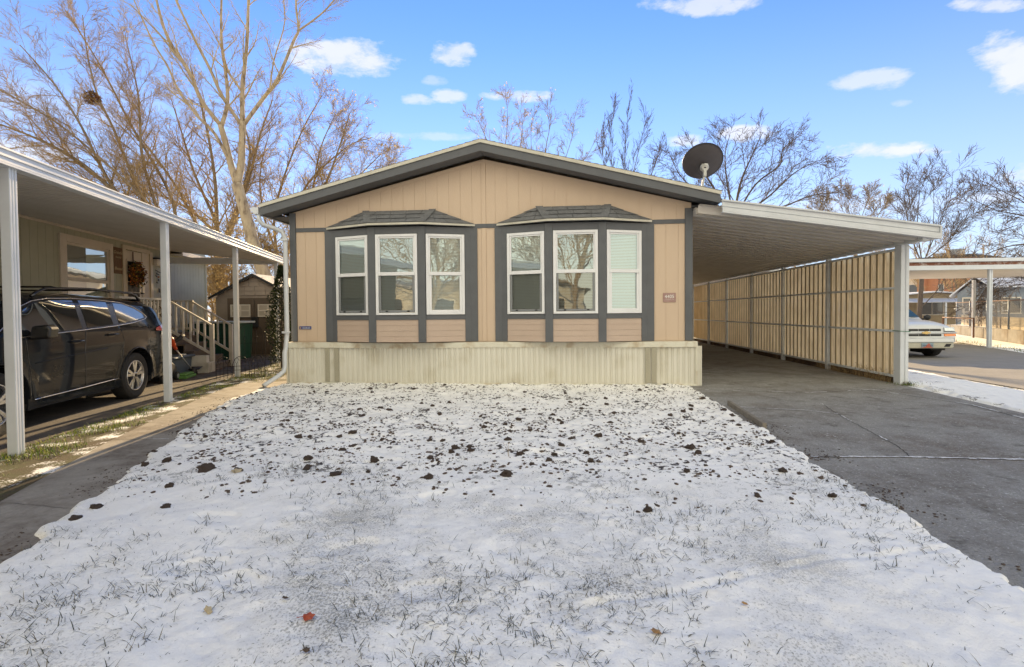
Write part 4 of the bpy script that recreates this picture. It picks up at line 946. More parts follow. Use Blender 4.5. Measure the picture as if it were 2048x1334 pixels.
for a, b in ((-10.93, -9.99), (-9.97, -9.03)):
    mb = MB(); mb.box(a, b, SY-.035, SY-.012, .06, 1.93)
    for z in (.2, .75): mb.box(a+.1, b-.1, SY-.045, SY-.035, z, z+.45)
    d = mb.build('door', 'shed_brown', shed, bevel=.005)
    mb = MB(); wa, wb = a+.12, b-.12; mb.box(wa, wb, SY-.052, SY-.035, 1.30, 1.72); mb.build('window', 'shed_window', d)
    mb = MB()
    for x in (wa, (wa+wb)/2-.02, wb-.045): mb.box(x, x+.045, SY-.062, SY-.052, 1.30, 1.72)
    for z in (1.30, 1.49, 1.68): mb.box(wa, wb, SY-.064, SY-.054, z, z+.04)
    mb.build('window_bars', 'trim_cream', d)
mb = MB(); mb.box(-10.06, -9.84, SY-.10, SY-.03, .95, 1.30); mb.build('door_latch', 'rubber_black', shed, bevel=.01)
# green bin
M('bin_green', (.012, .085, .055), (.01, .06, .04), 3, .45); M('lid_frost', (.35, .42, .40), (.7, .72, .74), 9, .6)
t = thing('green_bin', 'wide dark green waste bin with frosted lid behind the stair rail', 'bin', (-11.0, 14.6, 0))
mb = MB(); mb.prism([(-11.25, .0), (-9.75, .0), (-9.68, 1.12), (-11.32, 1.12)], 14.2, 15.0)
for x in (-11.0, -10.6, -10.2, -9.9): mb.box(x-.02, x+.02, 14.18, 14.2, .1, 1.05)
mb.box(-11.3, -9.7, 14.17, 14.2, .66, .70); mb.build('body', 'bin_green', t, bevel=.01)
mb = MB(); mb.box(-11.38, -9.62, 14.1, 15.05, 1.12, 1.18); mb.build('lid', 'lid_frost', t, bevel=.015)

# ------------------------------------------------------------------ wire border fence panels
def wire_panel(p, q, h, seed):
    p = Vector(p); q = Vector(q); d = q-p; mb = MB()
    r = .006; W = d.length; u = d.normalized(); Z = Vector((0, 0, 1))
    pts = [p+u*(W*.04)]; 
    for i in range(13):
        a = math.pi*(1-i/12); pts.append(p+u*(W/2+W*.46*math.cos(a))+Z*(h-.24+.24*math.sin(a)))
    pts.append(p+u*(W*.96)); mb.tube(pts, r, 5)
    for f in (.27, .5, .73): mb.tube([p+u*W*f, p+u*W*f+Z*(h-.02-.30*abs(f-.5)*2)], r*.8, 5)
    for z in (.18, h*.55): mb.tube([p+u*W*.04+Z*z, p+u*W*.96+Z*z], r*.8, 5)
    for f in (.27, .73):
        c = p+u*W*f+Z*(h*.55+.12); P = [c+u*(.05*math.cos(a)*(1-a/9))+Z*(.06*math.sin(a)) for a in [k*.6 for k in range(11)]]; mb.tube(P, r*.7, 4)
    return mb
wp = [((-7.25, 9.9), (-7.02, 10.1)), ((-7.02, 10.1), (-6.72, 10.28)), ((-6.72, 10.3), (-6.45, 10.42)), ((-8.15, 12.4), (-7.9, 12.9))]
taller = [((-8.3, 12.2), (-7.75, 12.45)), ((-7.72, 12.45), (-7.2, 12.6)), ((-7.2, 12.6), (-6.7, 12.75))]
for i, (a, b) in enumerate(wp[:3]):
    o = wire_panel((*a, 0), (*b, 0), .48, i).build('garden_edging', 'black_metal'); tag(o, 'low black wire edging hoop beside the third white carport post', 'wire edging', 'low wire edging hoops by the third carport post')
for i, (a, b) in enumerate(taller):
    o = wire_panel((*a, 0), (*b, 0), 1.15, i).build('wire_fence_panel', 'black_metal'); tag(o, 'tall arched black wire fence panel in front of the brown shed doors', 'wire fence', 'arched wire fence panels before the shed')

# columnar evergreen beside the house
def evergreen(base, h, rad, seed, label):
    rr = random.Random(seed); t = thing('evergreen_shrub', label, 'shrub', base)
    mb = MB(); mb.tube([Vector(base), Vector(base)+Vector((.02, 0, h*.8))], [.035, .012], 7); mb.build('stem', 'bark_dark', t)
    mb = MB(); mb2 = MB(); b = Vector(base)
    for i in range(5200):
        f = rr.random()**.8; z = .12+f*(h-.1); prof = rad*(1-(f-.25)**2*1.1)*(1+.3*nz3(f*7, seed, rr.random()*.4)); prof *= 1 if f < .72 else max(.12, 1-(f-.72)*2.8)
        a = rr.uniform(0, 6.283); lump = .75+.5*nz3(math.cos(a)*1.6, math.sin(a)*1.6, z*3+seed); r = prof*lump*rr.uniform(.45, 1.05)
        p = b+Vector((r*math.cos(a), r*math.sin(a), z)); d = Vector((math.cos(a)*.7, math.sin(a)*.7, .7+rr.gauss(0, .3))).normalized(); s = d.cross(Vector((rr.gauss(0, 1), rr.gauss(0, 1), rr.gauss(0, 1)))).normalized()
        L_ = rr.uniform(.03, .075); w_ = .012
        (mb if rr.random() < .7 else mb2).face([p-s*w_, p+d*L_*.5-s*w_*1.3, p+d*L_, p+d*L_*.5+s*w_*1.3])
    mb.build('foliage', 'yew_dark', t); mb2.build('new_growth', 'yew_light', t); return t
M('yew_dark', (.022, .040, .014), (.014, .026, .010), 20, .7); M('yew_light', (.06, .085, .02), rough=.7)
evergreen((-7.03, 12.1, 0), 2.6, .40, 3, 'upright dark evergreen shrub beside the corner downspout of the peach home')
# ------------------------------------------------------------------ vehicles
M('paint_charcoal', (.014, .016, .020), (.012, .014, .018), 3, .06, metal=0, spec=.2, coat=0)
M('paint_white', (.66, .68, .69), (.60, .62, .63), 2, .35, coat=.6)
M('paint_cream', (.55, .54, .44), (.48, .46, .38), 3, .45)
M('auto_glass', (.012, .014, .016), rough=.03, spec=1.0, coat=1)
M('auto_glass_green', (.03, .06, .05), rough=.04, spec=1.0, coat=1)
M('trim_black', (.008, .008, .009), rough=.25, spec=.8)
M('chrome', (.75, .75, .76), rough=.12, metal=1)
M('alloy', (.62, .62, .64), (.5, .5, .52), 6, .25, metal=.9)
M('tyre', (.018, .017, .017), (.03, .028, .027), 20, .85, bump=.3)
M('lamp_red', (.50, .008, .008), rough=.08, coat=1); M('lamp_clear', (.62, .66, .68), (.45, .48, .5), 12, .1, metal=.5, coat=1); M('lamp_amber', (.85, .22, .01), rough=.15, coat=1)
def lerp_tab(T, x):
    if x <= T[0][0]: return T[0][1]
    for (a, ya), (b, yb) in zip(T, T[1:]):
        if x <= b: t = (x-a)/(b-a); return ya+(yb-ya)*t
    return T[-1][1]
class Car:
    def __init__(s, fr, L, W, top, belt, rocker, wheels, wr, arch, tumble=.30, nose=.12, plan=None):
        s.fr = fr; s.L = L; s.W = W; s.top = top; s.belt = belt; s.rk = rocker; s.wh = wheels; s.wr = wr; s.ar = arch; s.tb = tumble; s.plan = plan
    def w(s, x): return s.W*lerp_tab(s.plan, x)
    def tz(s, x): return lerp_tab(s.top, x)
    def bz(s, x):
        z = lerp_tab(s.rk, x)
        for c in s.wh:
            d = abs(x-c)
            if d < s.ar: z = max(z, s.wr+math.sqrt(s.ar**2-d*d))
        return z
    def y(s, x, z, off=0):
        b = s.belt; w = s.w(x)
        if z < b: y = w*(1-.035*((z-b*.72)/(b*.5))**2)
        else: y = w*(1-.035*((b-b*.72)/(b*.5))**2-(z-b)*s.tb)
        # flared arches
        for c in s.wh:
            d = math.hypot(x-c, z-s.wr); 
            if d < s.ar+.16: y += .018*max(0, 1-(d-s.ar)/.16)
        t = s.tz(x); r = .13; k = max(0, min(1, (z-(t-r))/r)); y *= math.sqrt(1-.72*k*k)
        return y+off
    def P(s, x, z, off=0, side=1): return (x, side*s.y(x, z, off), z)
    def body(s, mat, par, n=90, m=20):
        mb = MB(s.fr); prev = None
        xs = sorted(set([s.L*i/n for i in range(n+1)]+[c+s.ar*math.sin(k*math.pi/16) for c in s.wh for k in range(-8, 9)]))
        for x in xs:
            zb, zt = s.bz(x), s.tz(x); half = []
            for j in range(m+1):
                f = j/m; f = f**.9; z = zb+(zt-zb)*f; half.append((x, s.y(x, z), z))
            yt = half[-1][1]; cr = .03 if zt > 1.2 else .02
            topc = [(x, yt*q, zt+cr*(1-q*q)) for q in (.66, .33, 0)]
            ring = half+topc+[(a, -b, c) for a, b, c in topc[:-1][::-1]]+[(a, -b, c) for a, b, c in half[::-1]]
            idx = [mb.vt(p) for p in ring]
            if prev:
                for i in range(len(idx)-1): mb.f.append([prev[i], prev[i+1], idx[i+1], idx[i]])
                mb.f.append([prev[-1], prev[0], idx[0], idx[-1]])
            else: mb.f.append(idx[::-1])
            prev = idx
        mb.f.append(prev)
        return mb.build('body', mat, par, autos=38)
    def patch(s, name, mat, par, x0, x1, zl, zh, off=.004, n=16, m=5, side=1):
        mb = MB(s.fr); G = []
        for i in range(n+1):
            x = x0+(x1-x0)*i/n; a = zl(x) if callable(zl) else zl; b = zh(x) if callable(zh) else zh
            G.append([mb.vt(s.P(x, a+(b-a)*j/m, off, side)) for j in range(m+1)])
        for i in range(n):
            for j in range(m): mb.f.append([G[i][j], G[i+1][j], G[i+1][j+1], G[i][j+1]])
        return mb.build(name, mat, par, smooth=True)
    def line(s, name, mat, par, pts, r=.006, off=.003, side=1, sub=6):
        P = []
        for (a, za), (b, zb) in zip(pts, pts[1:]):
            for i in range(sub): t = i/sub; P.append(s.P(a+(b-a)*t, za+(zb-za)*t, off, side))
        P.append(s.P(*pts[-1], off, side)); mb = MB(s.fr); mb.tube(P, r, 6); return mb.build(name, mat, par, smooth=True)
    def wheel(s, par, x, side, spokes, width=.235, rimr=.255):
        yc = side*(s.w(x)-.01-width/2); ax = (0, side, 0); c = (x, yc, s.wr); h = width/2
        root = MB(s.fr); R_ = s.wr; root.lathe([(-h+.01, rimr), (-h, R_-.04), (-h+.02, R_-.008), (-h+.05, R_), (h-.05, R_), (h-.02, R_-.008), (h, R_-.05), (h-.005, rimr+.03), (h-.015, rimr+.005), (h-.02, rimr-.004), (-h+.05, rimr-.01), (-h+.01, rimr)], c, ax, 48)
        tr = root.build('wheel', 'tyre', par, autos=30)
        if spokes:
            fr = Frame(s.fr((x, yc+side*(h-.03), s.wr)), s.fr.x, s.fr.z, s.fr.y*side)
            mb = MB(fr); mb.lathe([(-.16, rimr-.01), (0.004, rimr), (.016, rimr-.004), (.016, rimr-.018), (-.02, rimr-.03), (-.14, rimr-.045)], (0, 0, 0), (0, 0, 1), 48)
            for k in range(spokes):
                a = 6.283185*k/spokes+.3
                for da, wa, wb in ((-.13, .020, .030), (.13, .020, .030)):
                    d = Vector((math.cos(a+da*.35), math.sin(a+da*.35), 0)); e = Vector((math.cos(a+da*1.55), math.sin(a+da*1.55), 0)); n = Vector((-math.sin(a), math.cos(a), 0))
                    p0 = d*.045; p1 = e*(rimr-.012)
                    mb.slab([p0-n*wa+Vector((0, 0, .008)), p0+n*wa+Vector((0, 0, .008)), p1+n*wb*.9+Vector((0, 0, .006)), p1-n*wb*.9+Vector((0, 0, .006))], (0, 0, -.035))
            mb.lathe([(-.05, .065), (.006, .06), (.014, .045), (.016, 0)], (0, 0, 0), (0, 0, 1), 20)
            mb.build('rim', 'alloy', tr, bevel=.004)
            mb = MB(fr); mb.lathe([(-.07, rimr-.03), (-.07, 0)], (0, 0, 0), (0, 0, 1), 32); mb.build('brake_disc', 'black_metal', tr)
            mb = MB(fr); mb.lathe([(.016, .028), (.021, .026), (.021, 0)], (0, 0, 0), (0, 0, 1), 20); mb.build('hub_cap', 'black_metal', tr)
        else:
            fr = Frame(s.fr((x, yc+side*(h-.03), s.wr)), s.fr.x, s.fr.z, s.fr.y*side); mb = MB(fr); mb.lathe([(-.02, rimr), (0, rimr*.8), (-.02, .1), (.02, .06), (.02, 0)], (0, 0, 0), (0, 0, 1), 24); mb.build('rim', 'alloy', tr, smooth=True)
            fr2 = Frame(s.fr((x, yc-side*(h-.02), s.wr)), s.fr.x, s.fr.z, s.fr.y*side); mb = MB(fr2); mb.lathe([(0, rimr), (.06, .1), (.06, 0)], (0, 0, 0), (0, 0, 1), 24); mb.build('rim_inside', 'black_metal', tr)
        return tr
    def well(s, par):
        for c in s.wh:
            for side in (1, -1):
                mb = MB(s.fr)
                y1 = side*(s.w(c)-.02); y0 = side*.45; n = 14; prev = None
                for k in range(n+1):
                    a = -.35+(math.pi+.7)*k/n; p = (c+(s.ar+.004)*math.cos(a), s.wr+(s.ar+.004)*math.sin(a)); i0 = mb.vt((p[0], y0, p[1])); i1 = mb.vt((p[0], y1, p[1]))
                    if prev: mb.f.append([prev[0], i0, i1, prev[1]])
                    prev = (i0, i1)
                mb.face([(c-s.ar, y0, .1), (c+s.ar, y0, .1), (c+s.ar, y0, .9), (c-s.ar, y0, .9)])
                mb.build('wheel_well', 'rubber_black', par)
# charcoal vehicle under the neighbour's carport
suv = thing('parked_suv', 'dark charcoal grey family vehicle with black roof rails under the left carport', 'car', LF((2.3, 1.64, 0)))
cf = Frame(LF((4.80, 1.64, 0)), -LF.x, -LF.y)
car = Car(cf, 4.88, .955, [(0, .70), (.03, .78), (.06, 1.0), (.10, 1.12), (.17, 1.20), (.24, 1.28), (.46, 1.60), (.52, 1.655), (.75, 1.685), (1.2, 1.71), (2.2, 1.725), (3.0, 1.715), (3.3, 1.68), (3.6, 1.53), (4.15, 1.16), (4.35, 1.08), (4.65, .98), (4.80, .82), (4.88, .66)],
          1.16, [(0, .46), (.06, .36), (.5, .30), (.9, .25), (4.6, .24), (4.8, .30), (4.88, .5)], (1.27, 4.06), .385, .455, .30,
          plan=[(0, .72), (.03, .82), (.10, .90), (.22, .955), (.45, .985), (.9, 1), (4.0, 1), (4.4, .97), (4.65, .90), (4.8, .78), (4.88, .62)])
car.body('paint_charcoal', suv)
car.well(suv)
belt = lambda x: lerp_tab([(.9, 1.335), (1.3, 1.275), (1.8, 1.235), (2.6, 1.195), (3.9, 1.13)], x)
gtop = lambda x: lerp_tab([(.82, 1.36), (.95, 1.45), (1.15, 1.53), (1.45, 1.60), (2.0, 1.632), (2.6, 1.638), (3.0, 1.625), (3.3, 1.585), (3.5, 1.50), (3.75, 1.33), (4.0, 1.17)], x)
for sd in (1, -1):
    car.patch('window_surround', 'trim_black', suv, .84, 3.88, belt, gtop, .003, 60, 8, sd)
    for nm, a, b, ra, rb in (('quarter_window', .93, 1.68, 0, .10), ('rear_side_window', 1.84, 2.46, .06, 0), ('front_side_window', 2.58, 3.68, 0, 0)):
        car.patch(nm, 'auto_glass', suv, a, b, lambda x: belt(x)+.022, lambda x: max(belt(x)+.03, gtop(x)-.022), .007, 30, 6, sd)
    top = [(x, gtop(x)+.004) for x in (.82, .88, .95, 1.05, 1.15, 1.3, 1.45, 1.7, 2.0, 2.3, 2.6, 2.8, 3.0, 3.15, 3.3, 3.4, 3.5, 3.6, 3.75, 3.95)]
    car.line('window_chrome', 'chrome', suv, [(3.9, 1.13), (2.6, belt(2.6)-.006), (1.8, belt(1.8)-.006), (1.3, belt(1.3)-.006), (.92, 1.325), (.82, 1.362)]+top, .0075, .004, sd)
    car.line('sill_chrome', 'chrome', suv, [(1.78, .40), (2.6, .375), (3.5, .36)], .007, .006, sd)
    for x, z in ((1.88, 0), (2.53, 0)):
        pass
    car.line('door_seam', 'trim_black', suv, [(1.70, 1.24), (1.62, 1.0), (1.66, .82), (1.80, .50), (1.86, .34)], .0045, 0, sd)
    car.line('door_seam', 'trim_black', suv, [(2.52, 1.20), (2.56, .9), (2.55, .36)], .0045, 0, sd)
    car.line('door_seam', 'trim_black', suv, [(3.62, 1.14), (3.60, .9), (3.52, .36)], .0045, 0, sd)
    car.line('body_crease', 'paint_charcoal', suv, [(2.05, .90), (2.7, .86), (3.5, .81)], .008, -.001, sd)
    car.line('wheel_arch_trim', 'paint_charcoal', suv, [(1.27+.47*math.cos(a), .385+.47*math.sin(a)) for a in [math.pi*k/12 for k in range(13)]], .013, .002, sd, 3)
    car.line('wheel_arch_trim', 'paint_charcoal', suv, [(4.06+.47*math.cos(a), .385+.47*math.sin(a)) for a in [math.pi*k/12 for k in range(13)]], .013, .002, sd, 3)
    for x, z in ((1.93, 1.10), (2.74, 1.04)):
        car.patch('handle_recess', 'trim_black', suv, x-.10, x+.10, lambda q: z-.035+.015*abs(q-x)/.1, lambda q: z+.035-.015*abs(q-x)/.1, .002, 8, 3, sd)
        hm = MB(cf); P = [car.P(x+dx, z, o, sd) for dx, o in ((-.115, .004), (-.10, .03), (0, .042), (.10, .03), (.115, .004))]; hm.tube(P, [.012, .016, .017, .016, .012], 8); hm.build('door_handle', 'paint_charcoal', suv, smooth=True)
    car.patch('tail_light', 'lamp_red', suv, .24, .64, lambda x: 1.10+.10*max(0, x-.3)*.6, lambda x: min(car.tz(x)-.01, 1.215-.05*max(0, x-.4)/.24), .016, 14, 4, sd)
    car.patch('reverse_light', 'lamp_clear', suv, .20, .44, 1.045, 1.10, .012, 8, 3, sd)
    mb = MB(cf); yy = sd*(.955*.83-.06)
    mb.tube([(.72, yy, 1.66), (.86, yy, 1.745), (1.0, yy, 1.775), (2.1, yy*1.0, 1.80), (2.95, yy, 1.765), (3.12, yy, 1.70), (3.2, yy, 1.65)], [.022, .024, .018, .016, .018, .024, .02], 8)
    mb.build('roof_rail', 'trim_black', suv, smooth=True)
    mb = MB(cf); mb.prism([(sd*.96, 1.10), (sd*1.18, 1.12), (sd*1.20, 1.24), (sd*1.15, 1.29), (sd*.99, 1.27)], 3.44, 3.60, 'x'); mb.bar((3.52, sd*.88, 1.12), (3.52, sd*1.0, 1.14), .06, .05); mb.build('side_mirror', 'trim_black', suv, bevel=.03, seg=3)
for x, z in ((1.55, 1.77), (2.65, 1.77)):
    mb = MB(cf); mb.tube([(x, -.72, z), (x, -.60, z+.03), (x, .60, z+.03), (x, .72, z)], .016, 8, scx=.7); mb.build('roof_crossbar', 'trim_black', suv, smooth=True)
mb = MB(cf); mb.slab([(.215, -.66, 1.24), (.215, .66, 1.24), (.485, .60, 1.575), (.485, -.60, 1.575)], (-.008, 0, .006)); mb.build('rear_window', 'auto_glass', suv)
mb = MB(cf); mb.slab([(.62, -.66, 1.655), (.62, .66, 1.655), (.38, .62, 1.60), (.38, -.62, 1.60)], (0, 0, .03)); mb.build('rear_spoiler', 'paint_charcoal', suv, bevel=.01)
mb = MB(cf); mb.tube([(.30, .93, .58), (.10, .89, .60), (.0, .74, .61), (-.03, .4, .62), (-.03, -.4, .62), (0, -.74, .61), (.1, -.89, .6)], .035, 8); mb.build('rear_bumper', 'paint_charcoal', suv, smooth=True)
mb = MB(cf); mb.tube([(.42, .955, .50), (.16, .92, .52), (.02, .78, .53)], .012, 6); mb.build('bumper_chrome', 'chrome', suv, smooth=True)
mb = MB(cf); mb.slab([(.5, -.8, .28), (4.4, -.8, .24), (4.4, .8, .24), (.5, .8, .28)], (0, 0, .05)); mb.build('underbody', 'rubber_black', suv)
mb = MB(cf); mb.slab([(3.42, -.62, 1.63), (3.42, .62, 1.63), (4.1, .74, 1.20), (4.1, -.74, 1.20)], (.01, 0, .012)); mb.build('windshield', 'auto_glass', suv)
for x in (1.27, 4.06):
    for sd in (1, -1): car.wheel(suv, x, sd, 5)

# white truck-like vehicle facing us beyond our carport
tx, ty, yaw = 10.28, 14.72, R(0)
tf = Frame((tx, ty+4.45, 0), (0, -1, 0), (1, 0, 0))
tv = thing('parked_white_suv', 'older white vehicle with twin slot grille facing the street beyond the fibreglass wall', 'car', (tx, ty+2.2, 0))
tc = Car(tf, 4.45, .86, [(0, 1.0), (.1, 1.55), (.4, 1.62), (2.2, 1.64), (2.55, 1.58), (3.20, 1.12), (3.3, 1.10), (3.8, 1.06), (4.15, 1.0), (4.30, .95), (4.36, .90), (4.375, .60), (4.39, .56)],
         1.02, [(0, .40), (4.0, .34), (4.2, .42), (4.45, .46)], (.95, 3.62), .345, .42, .28, plan=[(0, .9), (.2, .98), (1, 1), (3.9, 1), (4.2, .96), (4.36, .92), (4.40, .86), (4.45, .8)])
tc.body('paint_white', tv); tc.well(tv)
F = lambda y, z, x: (4.45+x, y, z)
M('slot_dark', (.012, .012, .014), rough=.5); M('bowtie_gold', (.62, .44, .18), rough=.25, metal=.8)
mb = MB(tf); mb.slab([F(-.80, .575, .0), F(.80, .575, .0), F(.79, .875, -.04), F(-.79, .875, -.04)], (-.03, 0, 0)); mb.build('grille_panel', 'paint_white', tv, bevel=.012)
for z0, z1 in ((.765, .830), (.625, .685)):
    for a, b in ((-.43, -.165), (-.155, .135), (.145, .43)):
        mb = MB(tf); q = -.0-(z0-.575)/.3*.04+.004; mb.slab([F(a, z0, q), F(b, z0, q), F(b, z1, q-.008), F(a, z1, q-.008)], (-.01, 0, 0)); mb.build('grille_slot', 'slot_dark', tv)
mb = MB(tf); mb.tube([F(-.82, .725, -.0), F(-.4, .725, .018), (4.45+.022, 0, .725), F(.4, .725, .018), F(.82, .725, .0)], .016, 6); mb.build('grille_bar', 'paint_white', tv, smooth=True)
mb = MB(tf); X0 = 4.45+.05; bt = [(-.115, -.022), (-.10, .022), (-.045, .022), (-.04, .04), (.045, .04), (.05, .022), (.115, .022), (.10, -.022), (.045, -.022), (.04, -.04), (-.045, -.04), (-.05, -.022)]
mb.prism([(y, .722+z) for y, z in bt], X0-.02, X0, 'x'); mb.build('emblem', 'bowtie_gold', tv, bevel=.003)
for sd in (1, -1):
    mb = MB(tf); mb.slab([F(sd*.50, .765, .012), F(sd*.80, .765, -.02), F(sd*.785, .872, -.05), F(sd*.50, .868, -.01)], (-.05, 0, 0)); 
    o = mb.build('headlight', 'lamp_clear', tv, bevel=.01)
    mb = MB(tf); mb.slab([F(sd*.50, .625, .014), F(sd*.82, .625, -.01), F(sd*.81, .695, -.015), F(sd*.50, .690, .008)], (-.05, 0, 0)); mb.build('turn_signal', 'lamp_amber', tv, bevel=.006)
    mb = MB(tf); mb.slab([F(sd*.50, .735, .006), F(sd*.80, .735, -.02), F(sd*.80, .755, -.025), F(sd*.50, .755, .003)], (-.03, 0, 0)); mb.build('lamp_divider', 'slot_dark', tv)
    mb = MB(tf); mb.lathe([(-.05, 0), (-.04, .07), (0, .085), (.06, .07), (.08, 0)], (3.12, sd*.99, 1.13), (-1, 0, 0), 14); mb.bar((3.12, sd*.84, 1.08), (3.12, sd*.96, 1.10), .05, .04); mb.build('side_mirror', 'rubber_black', tv, smooth=True)
    tc.patch('side_window', 'auto_glass_green', tv, .6, 3.0, 1.08, lambda x: min(1.52, tc.tz(x)-.07), .004, 24, 5, sd)
mb = MB(tf)
bp = [(.555, -.02), (.575, .03), (.56, .075), (.47, .085), (.455, .075), (.45, -.02)]
for (ya, yb, ca, cb) in ((-.86, -.70, -.17, -.03), (-.70, .70, 0, 0), (.70, .86, -.03, -.17)):
    A = [mb.vt((4.45+x+ca, ya, z)) for z, x in bp]; B = [mb.vt((4.45+x+cb, yb, z)) for z, x in bp]; mb.f += [A[::-1], B]+[[A[i], A[(i+1) % 6], B[(i+1) % 6], B[i]] for i in range(6)]
mb.build('bumper', 'paint_white', tv, bevel=.01)
mb = MB(tf)
bp = [(.452, .06), (.30, .05), (.285, .02), (.285, -.06), (.452, -.06)]
for (ya, yb, ca, cb) in ((-.85, -.68, -.19, -.02), (-.68, .68, 0, 0), (.68, .85, -.02, -.19)):
    A = [mb.vt((4.45+x+ca, ya, z)) for z, x in bp]; B = [mb.vt((4.45+x+cb, yb, z)) for z, x in bp]; mb.f += [A[::-1], B]+[[A[i], A[(i+1) % 5], B[(i+1) % 5], B[i]] for i in range(5)]
mb.build('front_valance', 'paint_cream', tv, bevel=.01)
for sd in (1, -1):
    mb = MB(tf); mb.slab([F(sd*.46, .335, .064), F(sd*.60, .335, .062), F(sd*.64, .415, .066), F(sd*.51, .415, .068)], (-.02, 0, 0)); mb.build('fog_slot', 'slot_dark', tv)
M('plate_blue', (.22, .33, .40), (.30, .38, .42), 8, .5); M('plate_orange', (.62, .16, .06), (.45, .07, .05), 30, .5); M('plate_ink', (.10, .12, .22), rough=.5)
mb = MB(tf); mb.box(4.505, 4.52, -.155+.02, .155+.02, .305, .445); pl = mb.build('licence_plate', 'plate_blue', tv, bevel=.003)
mb = MB(tf); mb.prism([(-.15, .31), (.16, .31), (.13, .33), (.10, .36), (.085, .405), (.06, .43), (.03, .425), (.02, .40), (-.01, .385), (-.03, .34), (-.08, .325)], 4.52, 4.524, 'x'); mb.build('rock_arch_print', 'plate_orange', pl)
text_mesh('plate_number', '704 OJX', .078, 'plate_ink', pl, tf((4.526, .02, .365)), (1, 0, 0), (0, 0, 1), .001)
mb = MB(tf); mb.slab([(2.58, -.60, 1.565), (2.58, .60, 1.565), (3.18, .70, 1.14), (3.18, -.70, 1.14)], (.01, 0, .012)); mb.build('windshield', 'auto_glass_green', tv)
mb = MB(tf); mb.slab([(.3, -.75, .36), (4.2, -.75, .30), (4.2, .75, .30), (.3, .75, .36)], (0, 0, .06)); mb.build('underbody', 'rubber_black', tv)
for x in (.95, 3.62):
    for sd in (1, -1): tc.wheel(tv, x, sd, 0, width=.24, rimr=.20)
# ------------------------------------------------------------------ right neighbour and what lies beyond
M('rust_strip', (.20, .07, .035), (.5, .45, .42), 6, .7, lo=.5, hi=.7); M('wall_beige', (.44, .40, .36), (.40, .36, .33), 2, .6); M('wall_beige2', (.42, .35, .24), (.36, .30, .2), 2, .6)
t = thing('right_carport', 'white carport roof on slim posts spanning the right edge behind the driveway', 'carport', (15.1, 18.6, 0))
mb = MB(); mb.box(11.2, 24, 18.50, 18.56, 2.74, 2.90); mb.build('lower_beam', 'alu_white', t, bevel=.01)
mb = MB(); mb.slab([(11.0, 18.44, 3.02), (24, 18.44, 2.99), (24, 18.58, 2.99), (11.0, 18.58, 3.02)], (0, 0, .12)); mb.build('upper_gutter', 'alu_white', t, bevel=.01)
mb = MB(); mb.box(11.1, 24, 18.52, 18.55, 2.90, 3.02); mb.build('rusty_strip', 'rust_strip', t)
mb = MB(); corr_sheet(mb, Frame((0, 0, 0), (1, 0, 0), (0, 1, 0)), 11.2, 24, 18.6, 26, lambda x: 2.86, .3, .04, .07); mb.build('roof_deck', 'alu_soffit', t)
for x, y in ((15.1, 18.62), (20.2, 18.62), (11.4, 25.8), (20.2, 25.8)):
    mb = MB(); post_prof(mb, x, y, .11, .10, 0, 2.76); mb.build('post', 'alu_white', t, bevel=.004)
# beige home at the end of that driveway
t = thing('beige_home', 'plain beige manufactured home glimpsed past the right carport post', 'house', (11, 22, 0))
mb = MB(); mb.box(8.0, 14.0, 21.8, 34, 0, 3.0)
mb.build('wall', 'wall_beige', t)
mb = MB(); mb.box(7.8, 14.35, 21.5, 34.2, 3.0, 3.10); mb.build('roof', 'alu_white', t, bevel=.01)
mb = MB(); mb.box(14.05, 14.2, 21.55, 21.7, 0, 3.0); mb.build('porch_post', 'alu_white', t)
for x in (8.6, 9.55, 10.5, 11.45, 12.4):
    mb = MB(); mb.box(x, x+.62, 21.77, 21.8, 2.45, 2.80); o = mb.build('window', 'lamp_white', t)
    mb = MB(); 
    for i in range(3): mb.box(x+.05+i*.185, x+.20+i*.185, 21.76, 21.77, 2.49, 2.76)
    mb.build('pane', 'dark_pane', o)
# retaining wall in two tiers running away along the lane, with chain link fence
M('old_concrete', (.24, .225, .20), (.16, .15, .13), 2.5, .85, bump=.3, c3=(.12, .085, .05), s3=1.0); M('upper_concrete', (.46, .40, .30), (.36, .31, .23), 3, .85, bump=.3)
A = Vector((16.0, 17.0, 0)); B = Vector((22.6, 30.8, 0)); dd = (B-A).normalized(); nn = Vector((dd.y, -dd.x, 0)); WF = Frame(A, dd, nn); LW = (B-A).length
t = thing('retaining_wall', 'two tier concrete retaining wall along the far lane', 'wall', A)
mb = MB(WF)
for i in range(9): mb.box(i*LW/9+.006, (i+1)*LW/9-.006, 0, .2, -.05, .55-.10*i/9)
mb.build('lower_tier', 'old_concrete', t, bevel=.01)
mb = MB(WF); mb.box(-2, LW, .7, .9, 0, .98); mb.build('upper_tier', 'upper_concrete', t, bevel=.01)
mb = MB(WF); mb.box(-2, LW, .2, .7, -.02, .46); mb.build('planting_ledge', 'strip_snow', t)
M('fence_blue', (.13, .17, .24), rough=.5, metal=.3); M('fence_wire', (.22, .22, .22), rough=.5, metal=.3); M('rust_pipe', (.16, .08, .05), rough=.7)
